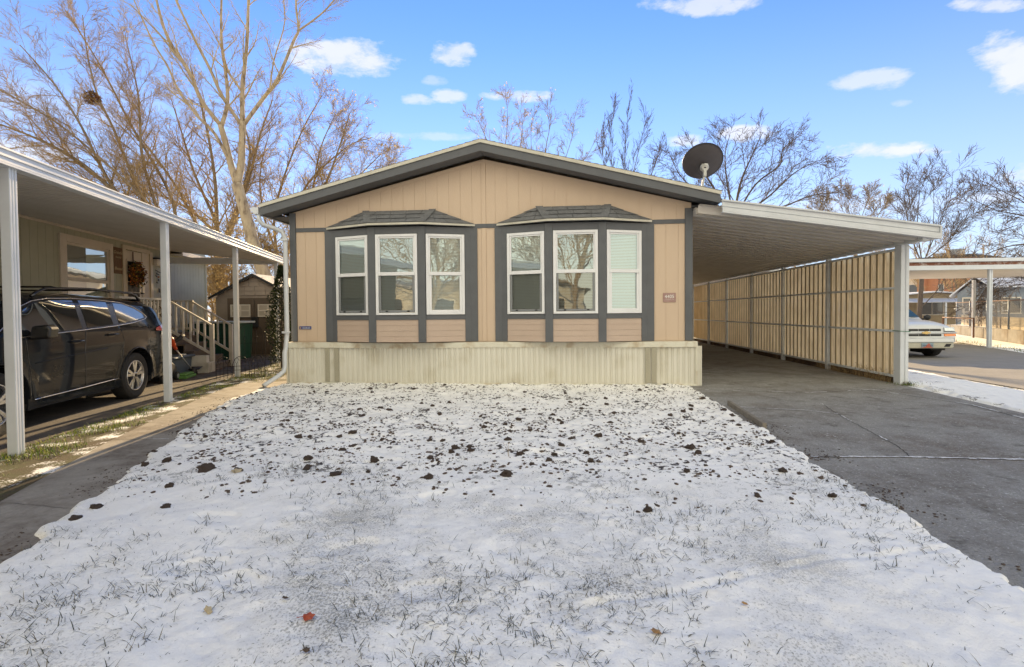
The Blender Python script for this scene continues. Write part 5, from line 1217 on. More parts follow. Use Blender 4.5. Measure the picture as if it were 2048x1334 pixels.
def chain_link(nm, label, fr, s0, s1, z0, z1, posts, zb, gap=.12, mat='fence_blue', r=.0055):
    t = thing(nm, label, 'fence', fr((s0, 0, zb)))
    for s in posts:
        mb = MB(fr); mb.tube([(s, 0, zb), (s, 0, z1+.06)], .035, 8); mb.build('post', mat, t, smooth=True)
    mb = MB(fr); mb.tube([(s0, 0, z1), (s1, 0, z1)], .02, 6); mb.build('top_rail', 'rust_pipe', t)
    mb = MB(fr); n = int((s1-s0)/gap); h = z1-z0; k = int(h/gap)
    for i in range(-k, n+1):
        for sg in (0, 1):
            a = s0+i*gap; b = a+k*gap
            pa, pb = (a, z0), (b, z1)
            if sg: pa, pb = (a, z1), (b, z0)
            ta = max(0, (s0-a)/(b-a)); tb = min(1, (s1-a)/(b-a))
            if tb <= ta: continue
            q0 = (pa[0]+(pb[0]-pa[0])*ta, 0, pa[1]+(pb[1]-pa[1])*ta); q1 = (pa[0]+(pb[0]-pa[0])*tb, 0, pa[1]+(pb[1]-pa[1])*tb); mb.tube([q0, q1], r, 3, cap=False)
    mb.build('wire_mesh', 'fence_wire', t)
    return t
chain_link('chain_link_fence', 'chain link fence with blue grey posts on top of the far retaining wall', Frame(A+nn*.45, dd, nn), -1.5, LW, .62, 1.72, (.4, 3.55, 6.7, 9.6, 12.4, 15.0), .45)
t = thing('pipe_gate', 'low rusty pipe frame standing before the far retaining wall', 'gate', (19.3, 25, 0))
mb = MB(WF); mb.tube([(8.6, -.25, 0), (8.6, -.25, .92), (14.5, -.25, .88), (14.5, -.25, 0)], .035, 8); mb.build('pipe_frame', 'rust_pipe', t, smooth=True)
# snow and weeds along that edge
strip_pts = [(13.0, 13.3), (14.26, 16.36), (16.72, 22.31), (20.5, 30.5), (22.4, 30.5), A[:2], (15.0, 13.0)]
sheet('far_snow_strip', strip_pts, .012, 'strip_snow')

# homes farther back on the right
M('roof_snow', (.62, .66, .76), (.50, .50, .54), 3, .9); M('wall_blue', (.16, .19, .23), (.22, .24, .27), 4, .8); M('wall_tan', (.34, .26, .16), (.28, .21, .13), 3, .7); M('awning', (.55, .58, .66), (.5, .5, .55), 3, .5)
def winp(par, fr, x0, x1, z0, z1, y, mat='dark_pane', fm='trim_cream'):
    mb = MB(fr); t_ = .07
    mb.box(x0-t_, x0, y-.04, y, z0-t_, z1+t_); mb.box(x1, x1+t_, y-.04, y, z0-t_, z1+t_); mb.box(x0, x1, y-.04, y, z1, z1+t_); mb.box(x0, x1, y-.04, y, z0-t_, z0); w_ = mb.build('window', fm, par)
    mb = MB(fr); mb.face([(x0, y-.015, z0), (x1, y-.015, z0), (x1, y-.015, z1), (x0, y-.015, z1)]); mb.build('pane', mat, w_)
t = thing('blue_home', 'weathered blue grey gabled home with snowy roof beyond the chain link fence', 'house', (28, 33, 0)); fr = Frame((24.9, 33, .0), (1, 0, 0), (.62, .79, 0))
mb = MB(fr); mb.prism([(0, 0), (0, 2.30), (.95, 3.1), (1.5, 2.7), (9, 2.7), (9, 0)], 0, 6); mb.build('wall', 'wall_blue', t)
mb = MB(fr); mb.slab([(-.45, -.5, 2.10), (1.0, -.5, 3.30), (1.0, 6, 3.30), (-.45, 6, 2.10)], (0, 0, .08)); mb.slab([(1.0, -.5, 3.30), (1.9, -.5, 2.66), (1.9, 6, 2.66), (1.0, 6, 3.3)], (0, 0, .08)); mb.slab([(1.3, -.4, 2.66), (9.5, -.4, 2.66), (9.5, 3, 3.45), (1.1, 3, 3.45)], (0, 0, .08)); mb.build('roof', 'roof_snow', t)
winp(t, fr, .35, .75, 1.2, 2.0, 0); winp(t, fr, 2.6, 3.6, 1.1, 2.0, 0); winp(t, fr, 5.6, 6.4, 1.1, 2.0, 0)
t = thing('tan_home', 'low tan home with snowy awning in front of the brick apartments', 'house', (32, 45, 0)); fr = Frame((27.5, 45, 0))
mb = MB(fr); mb.prism([(0, 0), (0, 2.35), (4.6, 2.75), (9.5, 2.35), (9.5, 0)], 0, 8); mb.build('wall', 'wall_tan', t)
mb = MB(fr); mb.slab([(-.4, -.4, 2.34), (4.6, -.4, 2.78), (4.6, 8, 2.78), (-.4, 8, 2.34)], (0, 0, .1)); mb.slab([(4.6, -.4, 2.78), (9.9, -.4, 2.34), (9.9, 8, 2.34), (4.6, 8, 2.78)], (0, 0, .1)); mb.build('roof', 'roof_snow', t)
mb = MB(fr); 
for i in range(46): mb.slab([(.2+i*.16, -2.2, 1.92), (.30+i*.16, -2.2, 1.92), (.30+i*.16, -.02, 2.25), (.20+i*.16, -.02, 2.25)], (0, 0, .04))
mb.slab([(.2, -2.2, 1.89), (7.6, -2.2, 1.89), (7.6, -.02, 2.22), (.2, -.02, 2.22)], (0, 0, .03)); mb.build('awning', 'awning', t)
for x in (.4, 4, 7.4): mb = MB(fr); mb.box(x, x+.1, -2.1, -2.0, 0, 1.9); mb.build('awning_post', 'alu_white', t)
winp(t, fr, 3.6, 4.4, .9, 1.9, 0); winp(t, fr, 4.5, 5.3, .9, 1.9, 0); winp(t, fr, 6.8, 7.6, .9, 1.9, 0)
# white ladder leaning along the far fence
t = thing('white_ladder', 'pale ladder lying on its side behind the chain link fence', 'ladder', (24, 31, .7)); mb = MB()
a = Vector((23.6, 31.5, .95)); b = Vector((26.3, 31.2, 1.25)); mb.bar(a, b, .05, .06); mb.bar(a+Vector((0, 0, .42)), b+Vector((0, 0, .45)), .05, .06)
for i in range(7): q = a.lerp(b, (i+.3)/7); mb.bar(q, q+Vector((0, 0, .42)), .04)
mb.build('ladder_frame', 'porch_white', t)

# brick apartment building
M('brick', (.42, .19, .10), (.36, .155, .085), 3, .85); M('brick_pale', (.62, .50, .36), (.55, .44, .32), 3, .8); M('brick_shadow_side', (.30, .13, .08), (.25, .11, .07), 3, .85)
ac = Vector((74.0, 95.0, 0)); u1 = Vector((-.22, .975, 0)).normalized(); u2 = Vector((u1.y, -u1.x, 0)); 
# long side faces west-south-west of us (towards -X) and runs away; short end faces the street
t = thing('apartment_building', 'three storey orange brick apartment block beyond the tan home', 'building', ac)
ul = Vector((-.985, .17, 0)).normalized(); ur = Vector((.5, .866, 0)).normalized(); ul = Vector((-.93, -.36, 0)).normalized()
ul = Vector((-.55, .83, 0)).normalized(); ur = Vector((.83, .55, 0))
fa = Frame(ac, ul, ur)
mb = MB(fa); mb.box(0, 62, 0, 40, 0, 10.6); mb.build('wall', 'brick', t)
mb = MB(fa); mb.box(-.3, 62.3, -.3, 40.3, 10.6, 11.1); mb.build('roof', 'rubber_black', t)
mb = MB(fa); mb.box(3, 5, 4, 6, 11.1, 12.6); mb.box(6, 8, 6, 8, 11.1, 12.2); mb.build('rooftop_unit', 'grey_plastic', t)
for i in range(9):
    s = 3.2+i*6.6
    mb = MB(fa); mb.box(s+3.3, s+4.5, -1.0, 0, 0, 10.6); mb.build('pilaster', 'brick', t)
    mb = MB(fa); mb.box(s+4.5, s+6.6, -.12, 0, 0, 10.6); mb.build('pale_bay', 'brick_pale', t)
    for z in (1.2, 4.3, 7.4):
        winp(t, fa, s+4.8, s+6.1, z, z+1.7, -.12); winp(t, fa, s+.8, s+1.5, z+.3, z+1.6, 0)
# hill on the right horizon
M('hill', (.12, .10, .09), (.34, .34, .38), 1.2, .95, stretch=(.05, .05, .1))
V = []; F = []; nx, ny = 90, 26
for j in range(ny):
    for i in range(nx):
        x = -700+i*24; y = 420+j*22; ridge = 60*math.exp(-((x-620)/380)**2)+13*math.exp(-((x+200)/500)**2); k = math.sin(math.pi*j/(ny-1)); V.append((x, y, -3+k*(ridge*(.8+.35*fbm(x*.004, y*.004, 2))+4)))
for j in range(ny-1):
    for i in range(nx-1): q = j*nx+i; F.append((q, q+1, q+nx+1, q+nx))
me = bpy.data.meshes.new('hills'); me.from_pydata(V, [], F); me.shade_smooth(); me.materials.append(MATS['hill']); o = bpy.data.objects.new('hills', me); col.objects.link(o); tag(o, kind='structure')

# ------------------------------------------------------------------ homes across the street, behind the camera (the bay windows mirror them)
M('home_white', (.62, .60, .55), (.55, .53, .48), 2, .7); M('home_grey', (.36, .36, .35), (.3, .3, .29), 2, .7)
def simple_home(cx, y, w, d, wall, roof, label):
    t = thing('street_home', label, 'house', (cx, y, 0), None); fr = Frame((cx, y, 0), (-1, 0, 0), (0, -1, 0))
    mb = MB(fr); mb.prism([(-w/2, 0), (-w/2, 2.9), (0, 4.0), (w/2, 2.9), (w/2, 0)], 0, d); mb.build('wall', wall, t)
    mb = MB(fr); mb.slab([(-w/2-.4, -.4, 2.8), (0, -.4, 4.1), (0, d+.4, 4.1), (-w/2-.4, d+.4, 2.8)], (0, 0, .12)); mb.slab([(0, -.4, 4.1), (w/2+.4, -.4, 2.8), (w/2+.4, d+.4, 2.8), (0, d+.4, 4.1)], (0, 0, .12)); mb.build('roof', roof, t)
    winp(t, fr, -w*.32, -w*.12, 1.2, 2.3, 0); winp(t, fr, w*.1, w*.3, 1.2, 2.3, 0)
simple_home(-13.5, -16, 8, 14, 'home_white', 'roof_snow', 'white gabled home across the street to the west of the grey one')
simple_home(-2.0, -17, 8, 14, 'home_grey', 'roof_shingle', 'grey gabled home straight across the street')
simple_home(10.5, -16.5, 8, 14, 'wall_tan', 'roof_snow', 'tan gabled home across the street with snowy roof')
t = thing('utility_pole', 'wooden utility pole across the street', 'pole', (3.4, -11, 0)); mb = MB(); mb.tube([(3.4, -11, -.1), (3.4, -11, 9)], [.16, .11], 10); mb.build('pole', 'bark_warm', t, smooth=True); mb = MB(); mb.bar((2.2, -11, 8.3), (4.6, -11, 8.3), .1); mb.build('crossarm', 'bark_warm', t)
for i, x in enumerate((2.3, 4.5)):
    mb = MB(); mb.tube([(-40+70*k/20*1.0+x, -11, 8.4-1.0*math.sin(math.pi*((k*3.5-40+x) % 40)/40)) for k in range(21)], .02, 4); o = mb.build('power_line', 'rubber_black', t)
# ------------------------------------------------------------------ trees
def leaf_mat(name, c, c2):
    m = M(name, c, c2, 9, .7, lo=.3, hi=.7); nt = m.node_tree; p = nt.nodes['Principled BSDF']; tr = nt.nodes.new('ShaderNodeBsdfTranslucent'); mx = nt.nodes.new('ShaderNodeMixShader'); mx.inputs[0].default_value = .5
    src = p.inputs['Base Color'].links[0].from_socket; nt.links.new(src, tr.inputs[0]); o = nt.nodes['Material Output']; nt.links.new(p.outputs[0], mx.inputs[1]); nt.links.new(tr.outputs[0], mx.inputs[2]); nt.links.new(mx.outputs[0], o.inputs[0])
leaf_mat('leaf_dry', (.50, .37, .17), (.36, .25, .10)); leaf_mat('leaf_tan', (.56, .45, .23), (.44, .33, .15))
class Tree:
    def __init__(s, seed, prm): s.r = random.Random(seed); s.p = prm; s.tk = MB(); s.cr = MB(); s.lf = MB(); s.n = 0
    def grow(s, p, d, L, r, lvl):
        P = s.p; rr = s.r; n = max(2, min(7, int(L/P['seg'][min(lvl, len(P['seg'])-1)])+1)); pts = [p.copy()]; dirs = [d.copy()]; st = L/n
        wob = P['wob']; up = P['up']
        for i in range(n):
            d = (d+Vector((rr.gauss(0, wob), rr.gauss(0, wob), rr.gauss(0, wob)+up))).normalized(); pts.append(pts[-1]+d*st); dirs.append(d.copy())
        tip = P['tip']; rad = [max(tip, r*(1-.72*i/n)) for i in range(n+1)]
        if lvl >= P['last']: rad[-1] = tip*.6
        mb = s.tk if lvl < P['split'] else s.cr
        mb.tube(pts, rad, 6 if lvl == 0 else (4 if r > .02 else 3), cap=False); s.n += n
        s.side(pts, dirs, rad, L, lvl)
    def side(s, pts, dirs, rad, L, lvl, f0=None):
        P = s.p; rr = s.r
        if lvl >= P['last']:
            if P.get('leaf', 0) and rr.random() < P['leaf']: s.leaves(pts[-1], P.get('ln', 2))
            return
        k = P['kids'][min(lvl, len(P['kids'])-1)]; k = k if isinstance(k, int) else rr.randint(*k)
        f0 = P['from'] if f0 is None else f0; n = len(pts)-1
        for j in range(k):
            f = f0+(1-f0)*(j+rr.random())/k; f = min(.995, f); i = min(n-1, int(f*n)); t = f*n-i
            q = pts[i].lerp(pts[i+1], t); dd = dirs[min(i+1, n)]; ax = dd.orthogonal().normalized(); ax = Matrix.Rotation(rr.uniform(0, 6.283), 3, dd) @ ax
            ang = R(rr.uniform(*P['ang'])); nd = (Matrix.Rotation(ang, 3, ax) @ dd)
            ll = L*rr.uniform(*P['ratio'])*(1-.35*(f-f0)/(1-f0+1e-6)); r2 = rad[i]*P['rr']
            if ll > P['minl']: s.grow(q, nd, ll, max(P['tip'], r2), lvl+1)
    def leaves(s, c, n):
        rr = s.r
        for _ in range(n):
            q = c+Vector((rr.gauss(0, .06), rr.gauss(0, .06), rr.gauss(-.03, .06))); a = Vector((rr.gauss(0, 1), rr.gauss(0, 1), rr.gauss(0, .6))).normalized(); b = a.orthogonal().normalized(); b = Matrix.Rotation(rr.uniform(0, 6.28), 3, a) @ b; d = a.cross(b); z = s.p.get('ls', .04)*rr.uniform(.6, 1.4)
            s.lf.face([q-b*z, q-d*z*.5, q+b*z, q+d*z*.5])
    def limb(s, pix, r0, r1, twigs=True, f0=.12, L=None, lvl=1):
        """explicit limb through (px, py, depth) points; returns its points"""
        pts = [at(*q) if not isinstance(q, Vector) else q for q in pix]
        # smooth resample
        out = []
        for i in range(len(pts)-1):
            a = pts[max(0, i-1)]; b = pts[i]; c = pts[i+1]; d = pts[min(len(pts)-1, i+2)]
            for k in range(4):
                t = k/4; out.append(.5*((2*b)+(c-a)*t+(2*a-5*b+4*c-d)*t*t+(3*b-a-3*c+d)*t**3))
        out.append(pts[-1]); n = len(out)-1; rad = [r0+(r1-r0)*i/n for i in range(n+1)]
        s.tk.tube(out, rad, 9, cap=True)
        dirs = [(out[min(i+1, n)]-out[max(0, i-1)]).normalized() for i in range(n+1)]
        if twigs:
            LL = L or sum((out[i+1]-out[i]).length for i in range(n)); s.side(out, dirs, rad, LL, lvl-1, f0)
        return out
    def done(s, name, label, base, bark, twig, leaf=None, cat='tree', group=None):
        t = thing(name, label, cat, base, group)
        s.tk.build('trunk', bark, t, smooth=True)
        if s.cr.f: s.cr.build('crown', twig, t, smooth=True)
        if s.lf.f: s.lf.build('leaves', leaf, t)
        return t
PALE = dict(seg=[.8, .6, .35, .25], wob=.10, up=.03, tip=.0045, last=4, split=2, kids=[9, 9, 7, 5], ang=(22, 48), ratio=(.34, .56), rr=.42, minl=.14)
PALE['from'] = .12
# the pale limbed tall tree: trunk forks above the carport
T = Tree(11, PALE); Y = 19.0
T.limb([(560, 665, Y), (548, 600, Y), (527, 545, Y), (508, 490, Y), (492, 430, Y), (474, 368, Y)], .29, .20, False)
lf_ = T.limb([(474, 368, Y), (462, 330, Y-.1), (451, 285, Y-.2), (441, 250, Y-.3)], .135, .105, False)
rt_ = T.limb([(474, 368, Y), (482, 330, Y+.1), (484, 290, Y+.1), (486, 243, Y+.1)], .15, .125, False)
for pix, r in (([(441, 250, Y-.3), (403, 201, Y-.6), (378, 143, Y-.9), (336, 76, Y-1.2), (313, 0, Y-1.4), (296, -90, Y-1.5)], .085),
               ([(443, 252, Y-.3), (455, 205, Y), (452, 150, Y+.3), (443, 80, Y+.4), (443, 0, Y+.4), (447, -90, Y+.4)], .085),
               ([(485, 245, Y+.1), (485, 180, Y), (494, 84, Y-.2), (497, 0, Y-.3), (500, -100, Y-.3)], .095),
               ([(489, 247, Y+.1), (529, 193, Y+.4), (554, 160, Y+.5), (588, 80, Y+.8), (597, 58, Y+.8), (592, 0, Y+.9), (604, -80, Y+1)], .085),
               ([(481, 247, Y+.1), (445, 193, Y-.4), (420, 138, Y-.7), (390, 80, Y-1), (353, 0, Y-1.2), (330, -80, Y-1.3)], .075),
               ([(485, 185, Y), (457, 143, Y+.3), (440, 90, Y+.6), (400, 20, Y+1)], .045), ([(596, 62, Y+.8), (640, 30, Y+.9), (668, 0, Y+1), (700, -50, Y+1)], .04), ([(540, 178, Y+.4), (548, 120, Y+.8), (570, 40, Y+1.2), (560, -40, Y+1.3)], .035),
               ([(462, 330, Y-.1), (430, 268, Y-.6), (395, 232, Y-1), (357, 180, Y-1.3), (336, 134, Y-1.5), (306, 84, Y-1.7), (268, 0, Y-1.9)], .065),
               ([(378, 143, Y-.9), (320, 70, Y-1.4), (262, 10, Y-1.8)], .035)):
    T.limb(pix, r, max(.018, r*.35), True, .10, 4.2, 2)
pale = T.done('pale_tree', 'tall bare tree with smooth pale limbs forking above the left carport', at(556, 640, Y)*Vector((1, 1, 0)) if False else Vector((at(556, 640, Y).x, Y, 0)), 'bark_pale', 'twig_pale')
print('pale segs', T.n)

BUSHY = dict(seg=[.9, .7, .4, .3], wob=.13, up=.035, tip=.0048, last=4, split=2, kids=[14, 20, 12, 8], ang=(22, 52), ratio=(.38, .60), rr=.45, minl=.14, leaf=.035, ln=2, ls=.045)
BUSHY['from'] = .15
def multi(seed, prm, base, trunk_top, limbs, r0, name, label, bark, twig, leaf, L=5.0, tr=.3, Ydef=24, f0=.12):
    T = Tree(seed, prm)
    if trunk_top: T.limb([base, trunk_top], tr, tr*.8, False)
    for pix in limbs:
        rr_ = r0*random.Random(seed+len(pix)+int(pix[-1][0])).uniform(.75, 1.1); T.limb(pix, rr_*.8, rr_*.16, True, f0, L, 2)
    b = at(*base) if not isinstance(base, Vector) else base
    print(name, T.n); return T.done(name, label, (b.x, b.y, 0), bark, twig, leaf)
# wide dark tree leaning out over the left carport
Y = 21
multi(21, dict(BUSHY, kids=[15, 26, 12, 8], up=.02, ang=(18, 46), leaf=.008), (372, 640, Y), (350, 520, Y), [
    [(350, 520, Y), (300, 450, Y), (235, 386, Y-.5), (200, 330, Y-1), (164, 255, Y-1.3), (110, 170, Y-1.6), (40, 90, Y-2)],
    [(350, 520, Y), (318, 460, Y), (272, 370, Y+.4), (228, 260, Y+.5), (195, 190, Y+.5), (175, 110, Y+.6), (165, 30, Y+.6)],
    [(352, 520, Y), (330, 470, Y), (300, 410, Y-.3), (215, 330, Y-1.2), (120, 250, Y-2), (20, 190, Y-2.6), (-60, 150, Y-3)],
    [(300, 455, Y), (180, 340, Y-1), (80, 280, Y-1.8), (-40, 235, Y-2.4)],
    [(300, 450, Y), (200, 390, Y-.6), (110, 350, Y-1.2), (10, 310, Y-2)],
    [(345, 500, Y), (345, 400, Y+1), (262, 250, Y+1.2), (200, 130, Y+1.2), (130, 20, Y+1)],
    [(350, 520, Y), (290, 340, Y+.8), (280, 250, Y+1), (275, 180, Y+1), (250, 70, Y+1)]], .12, 'spreading_tree', 'dense bare brown tree leaning left over the left carport with a leaf nest', 'bark_warm', 'twig_warm', 'leaf_dry', 4.6, .26)
# second dark tree, stems behind the pale one
Y = 25
multi(22, dict(BUSHY, leaf=.06), (440, 640, Y), (438, 520, Y), [
    [(438, 520, Y), (434, 440, Y), (430, 360, Y), (418, 280, Y-.5), (400, 200, Y-1), (380, 130, Y-1)],
    [(438, 520, Y), (400, 460, Y), (350, 370, Y-.5), (300, 300, Y-1), (255, 245, Y-1.4)],
    [(438, 520, Y), (470, 440, Y), (500, 350, Y+.4), (520, 270, Y+.6), (545, 200, Y+.8)],
    [(436, 470, Y), (380, 420, Y), (330, 395, Y), (270, 370, Y-.4)],
    [(438, 500, Y), (480, 400, Y), (500, 300, Y), (475, 220, Y)],
    [(436, 450, Y), (390, 350, Y), (365, 270, Y), (340, 190, Y)]], .14, 'bare_tree', 'bare brown tree with sparse dry leaves directly behind the pale tree', 'bark_warm', 'twig_warm', 'leaf_dry', 4.6, .28)
# golden tree right of it, reaching behind the peach roof
Y = 27
multi(23, dict(BUSHY, leaf=.13, ln=2, ls=.05, kids=[14, 22, 12, 7], up=.04), (575, 640, Y), (560, 540, Y), [
    [(560, 540, Y), (548, 450, Y), (560, 380, Y), (588, 300, Y), (615, 240, Y), (645, 190, Y)],
    [(560, 540, Y), (590, 450, Y), (605, 385, Y), (640, 340, Y+.5), (700, 290, Y+1), (745, 275, Y+1)],
    [(560, 540, Y), (600, 460, Y), (650, 370, Y), (680, 290, Y), (700, 225, Y)],
    [(562, 520, Y), (640, 440, Y), (700, 370, Y+1), (765, 305, Y+1.5)],
    [(560, 520, Y), (530, 440, Y), (520, 350, Y), (540, 260, Y)],
    [(575, 500, Y), (620, 400, Y), (640, 300, Y), (670, 230, Y)],
    [(600, 500, Y), (680, 420, Y), (740, 370, Y), (775, 335, Y)]], .12, 'golden_tree', 'bare tree with many clinging golden leaves left of the peach roof', 'bark_warm', 'twig_warm', 'leaf_tan', 4.4, .30)
# low brush and trunks seen under the left carport roof
Y = 21
multi(24, dict(BUSHY, leaf=.22, ln=3, ls=.05), (470, 655, Y), None, [
    [(448, 650, Y), (440, 600, Y), (428, 545, Y), (420, 500, Y)], [(470, 655, Y), (462, 600, Y), (464, 540, Y), (450, 470, Y)], [(500, 650, Y), (500, 590, Y), (520, 540, Y), (530, 490, Y)], [(425, 650, Y), (425, 610, Y), (412, 570, Y)], [(575, 650, Y), (572, 600, Y), (580, 540, Y), (560, 500, Y)]],
    .12, 'brushy_tree', 'multi stemmed brushy tree with warm dry leaves behind the garden shed', 'bark_warm', 'twig_warm', 'leaf_dry', 3.4, .2)
UP = dict(seg=[.9, .7, .45, .3], wob=.12, up=.06, tip=.008, last=4, split=2, kids=[11, 11, 8, 5], ang=(20, 48), ratio=(.42, .72), rr=.45, minl=.2); UP['from'] = .15
FAR = dict(seg=[.9, .7, .45, .3], wob=.15, up=.02, tip=.008, last=4, split=2, kids=[12, 15, 10, 6], ang=(22, 52), ratio=(.40, .66), rr=.45, minl=.2); FAR['from'] = .15
Y = 38
multi(31, dict(UP, leaf=.12, ln=2, ls=.06, ang=(20, 50)), (1005, 640, Y), (1005, 380, Y), [
    [(1005, 380, Y), (1010, 300, Y), (1015, 240, Y), (1012, 190, Y)], [(1005, 380, Y), (985, 310, Y), (965, 260, Y), (950, 230, Y)], [(1005, 380, Y), (1035, 310, Y), (1045, 260, Y), (1040, 215, Y)]], .07, 'backlit_tree', 'golden leaved tree rising behind the peak of the peach roof', 'bark_warm', 'twig_warm', 'leaf_tan', 2.9, .2)
Y = 42
multi(32, dict(UP, leaf=.04, ln=2, ls=.06), (1110, 640, Y), (1105, 400, Y), [
    [(1105, 400, Y), (1090, 320, Y), (1100, 250, Y), (1098, 215, Y)], [(1105, 400, Y), (1130, 320, Y), (1145, 270, Y), (1150, 225, Y)], [(1105, 400, Y), (1070, 330, Y), (1062, 280, Y), (1066, 225, Y)], [(1105, 400, Y), (1150, 340, Y), (1175, 310, Y), (1190, 280, Y)]], .06, 'bare_tree', 'thin bare tree with few dry leaves right of the roof peak', 'bark_warm', 'twig_tan', 'leaf_tan', 3.0, .2)
Y = 36
multi(33, dict(UP, ang=(10, 26), ratio=(.4, .66), kids=[9, 12, 8, 4]), (1240, 640, Y), (1240, 420, Y), [
    [(1240, 420, Y), (1225, 340, Y), (1222, 270, Y), (1228, 212, Y)], [(1240, 420, Y), (1248, 340, Y), (1252, 270, Y), (1258, 205, Y)], [(1240, 420, Y), (1265, 350, Y), (1280, 290, Y), (1292, 240, Y)], [(1240, 420, Y), (1215, 360, Y), (1205, 310, Y), (1202, 260, Y)], [(1240, 420, Y), (1290, 370, Y), (1310, 330, Y), (1320, 290, Y)]], .055, 'upright_tree', 'slender bare tree of upright dark stems behind the right roof slope', 'bark_dark', 'twig_dark', None, 3.0, .18)
Y = 30
multi(34, dict(FAR, kids=[13, 13, 9, 5], up=.03), (1470, 640, Y), (1468, 440, Y), [
    [(1468, 440, Y), (1480, 370, Y), (1500, 320, Y), (1525, 265, Y)], [(1468, 440, Y), (1510, 370, Y), (1560, 330, Y), (1565, 300, Y), (1600, 270, Y)], [(1468, 440, Y), (1535, 395, Y), (1590, 345, Y), (1640, 320, Y)],
    [(1468, 440, Y), (1455, 370, Y), (1450, 310, Y), (1460, 270, Y)], [(1468, 440, Y), (1430, 380, Y), (1400, 330, Y), (1385, 290, Y)], [(1468, 440, Y), (1400, 390, Y), (1360, 350, Y), (1340, 310, Y)], [(1480, 430, Y), (1560, 415, Y-1), (1620, 392, Y-1.5), (1670, 385, Y-2)],
    [(1468, 440, Y), (1420, 400, Y), (1380, 385, Y), (1300, 365, Y)]], .10, 'dark_tree', 'wide dark bare tree behind the satellite dish and right carport roof', 'bark_dark', 'twig_dark', None, 3.7, .25)
Y = 55
multi(35, dict(FAR, tip=.014, leaf=.05, ln=2, ls=.06, kids=[16, 17, 9, 5], up=.05, ang=(20, 50)), (1715, 640, Y), (1710, 480, Y), [
    [(1710, 480, Y), (1700, 430, Y), (1690, 400, Y), (1680, 378, Y)], [(1710, 480, Y), (1725, 430, Y), (1735, 400, Y), (1740, 385, Y)], [(1710, 480, Y), (1670, 440, Y), (1650, 410, Y), (1645, 390, Y)], [(1710, 480, Y), (1750, 440, Y), (1765, 415, Y), (1775, 405, Y)], [(1710, 480, Y), (1660, 450, Y), (1640, 430, Y), (1630, 410, Y)]], .06, 'rounded_tree', 'rounded tan bare tree low over the right carport roof', 'bark_warm', 'twig_tan', 'leaf_tan', 3.4, .22)
Y = 40
multi(36, dict(UP, tip=.011), (1838, 640, Y), (1845, 530, Y), [
    [(1845, 530, Y), (1862, 480, Y), (1868, 410, Y), (1862, 340, Y)], [(1845, 530, Y), (1870, 470, Y), (1900, 400, Y), (1905, 345, Y)], [(1845, 530, Y), (1825, 480, Y), (1812, 420, Y), (1806, 370, Y)], [(1845, 530, Y), (1835, 460, Y), (1838, 400, Y), (1842, 350, Y)], [(1850, 520, Y), (1900, 480, Y), (1935, 430, Y), (1945, 390, Y)], [(1838, 620, Y), (1875, 580, Y), (1895, 550, Y), (1930, 530, Y)]], .065, 'upright_tree', 'slender upright bare tree above the gap between the two right carports', 'bark_dark', 'twig_dark', None, 4.2, .17)
Y = 26
multi(37, dict(FAR, tip=.008, up=-.01, kids=[13, 13, 9, 5], ang=(20, 50)), (2200, 700, Y), (2180, 480, Y), [
    [(2180, 480, Y), (2100, 455, Y), (2048, 432, Y), (1990, 420, Y), (1940, 395, Y)], [(2180, 480, Y), (2090, 490, Y), (2030, 490, Y), (1970, 510, Y), (1930, 545, Y)], [(2180, 490, Y), (2090, 560, Y), (2030, 570, Y), (1980, 590, Y)], [(2180, 470, Y), (2090, 430, Y), (2040, 400, Y), (1960, 360, Y)], [(2180, 480, Y), (2080, 520, Y), (1990, 560, Y), (1950, 610, Y)]], .06, 'drooping_tree', 'dark bare tree reaching in over the right carport from the right edge', 'bark_dark', 'twig_dark', None, 3.6, .3)
# far tree line
def far_line(x0, x1, y, n, h, seed, label, name='far_tree'):
    rr = random.Random(seed)
    for i in range(n):
        x = x0+(x1-x0)*(i+rr.uniform(.2, .8))/n; yy = y+rr.uniform(-4, 6); hh = h*rr.uniform(.7, 1.15)
        T = Tree(seed*50+i, dict(seg=[1.2, .9, .6], wob=.12, up=.06, tip=.02, last=3, split=1, kids=[11, 7, 5], ang=(20, 50), ratio=(.35, .55), rr=.5, minl=.3)); T.p['from'] = .25
        T.grow(Vector((x, yy, 0)), Vector((0, 0, 1)), hh, .16, 0); T.done(name, label, (x, yy, 0), 'bark_warm', 'twig_warm', None, group=label)
far_line(-52, -14, 52, 12, 7, 5, 'bare tree in the far row seen beneath the left carport')
far_line(24, 62, 70, 9, 9, 6, 'bare tree in the far row on the right beyond the homes')
# trees across the street, mirrored by the windows
for i, (x, y, h) in enumerate(((-6.5, -11.5, 12), (1.2, -12, 12), (6.5, -12.5, 11), (-15, -13, 10), (15.5, -12, 11))):
    T = Tree(700+i, dict(FAR, last=3, kids=[22, 14, 9], up=.05, tip=.014)); T.grow(Vector((x, y, 0)), Vector((0, 0, 1)), h, .2, 0)
    T.done('street_tree', ['bare street tree between the white and grey homes', 'bare street tree before the grey home', 'bare street tree left of the tan home', 'bare street tree before the white home', 'bare street tree far along the street'][i], (x, y, 0), 'bark_warm', 'twig_warm')

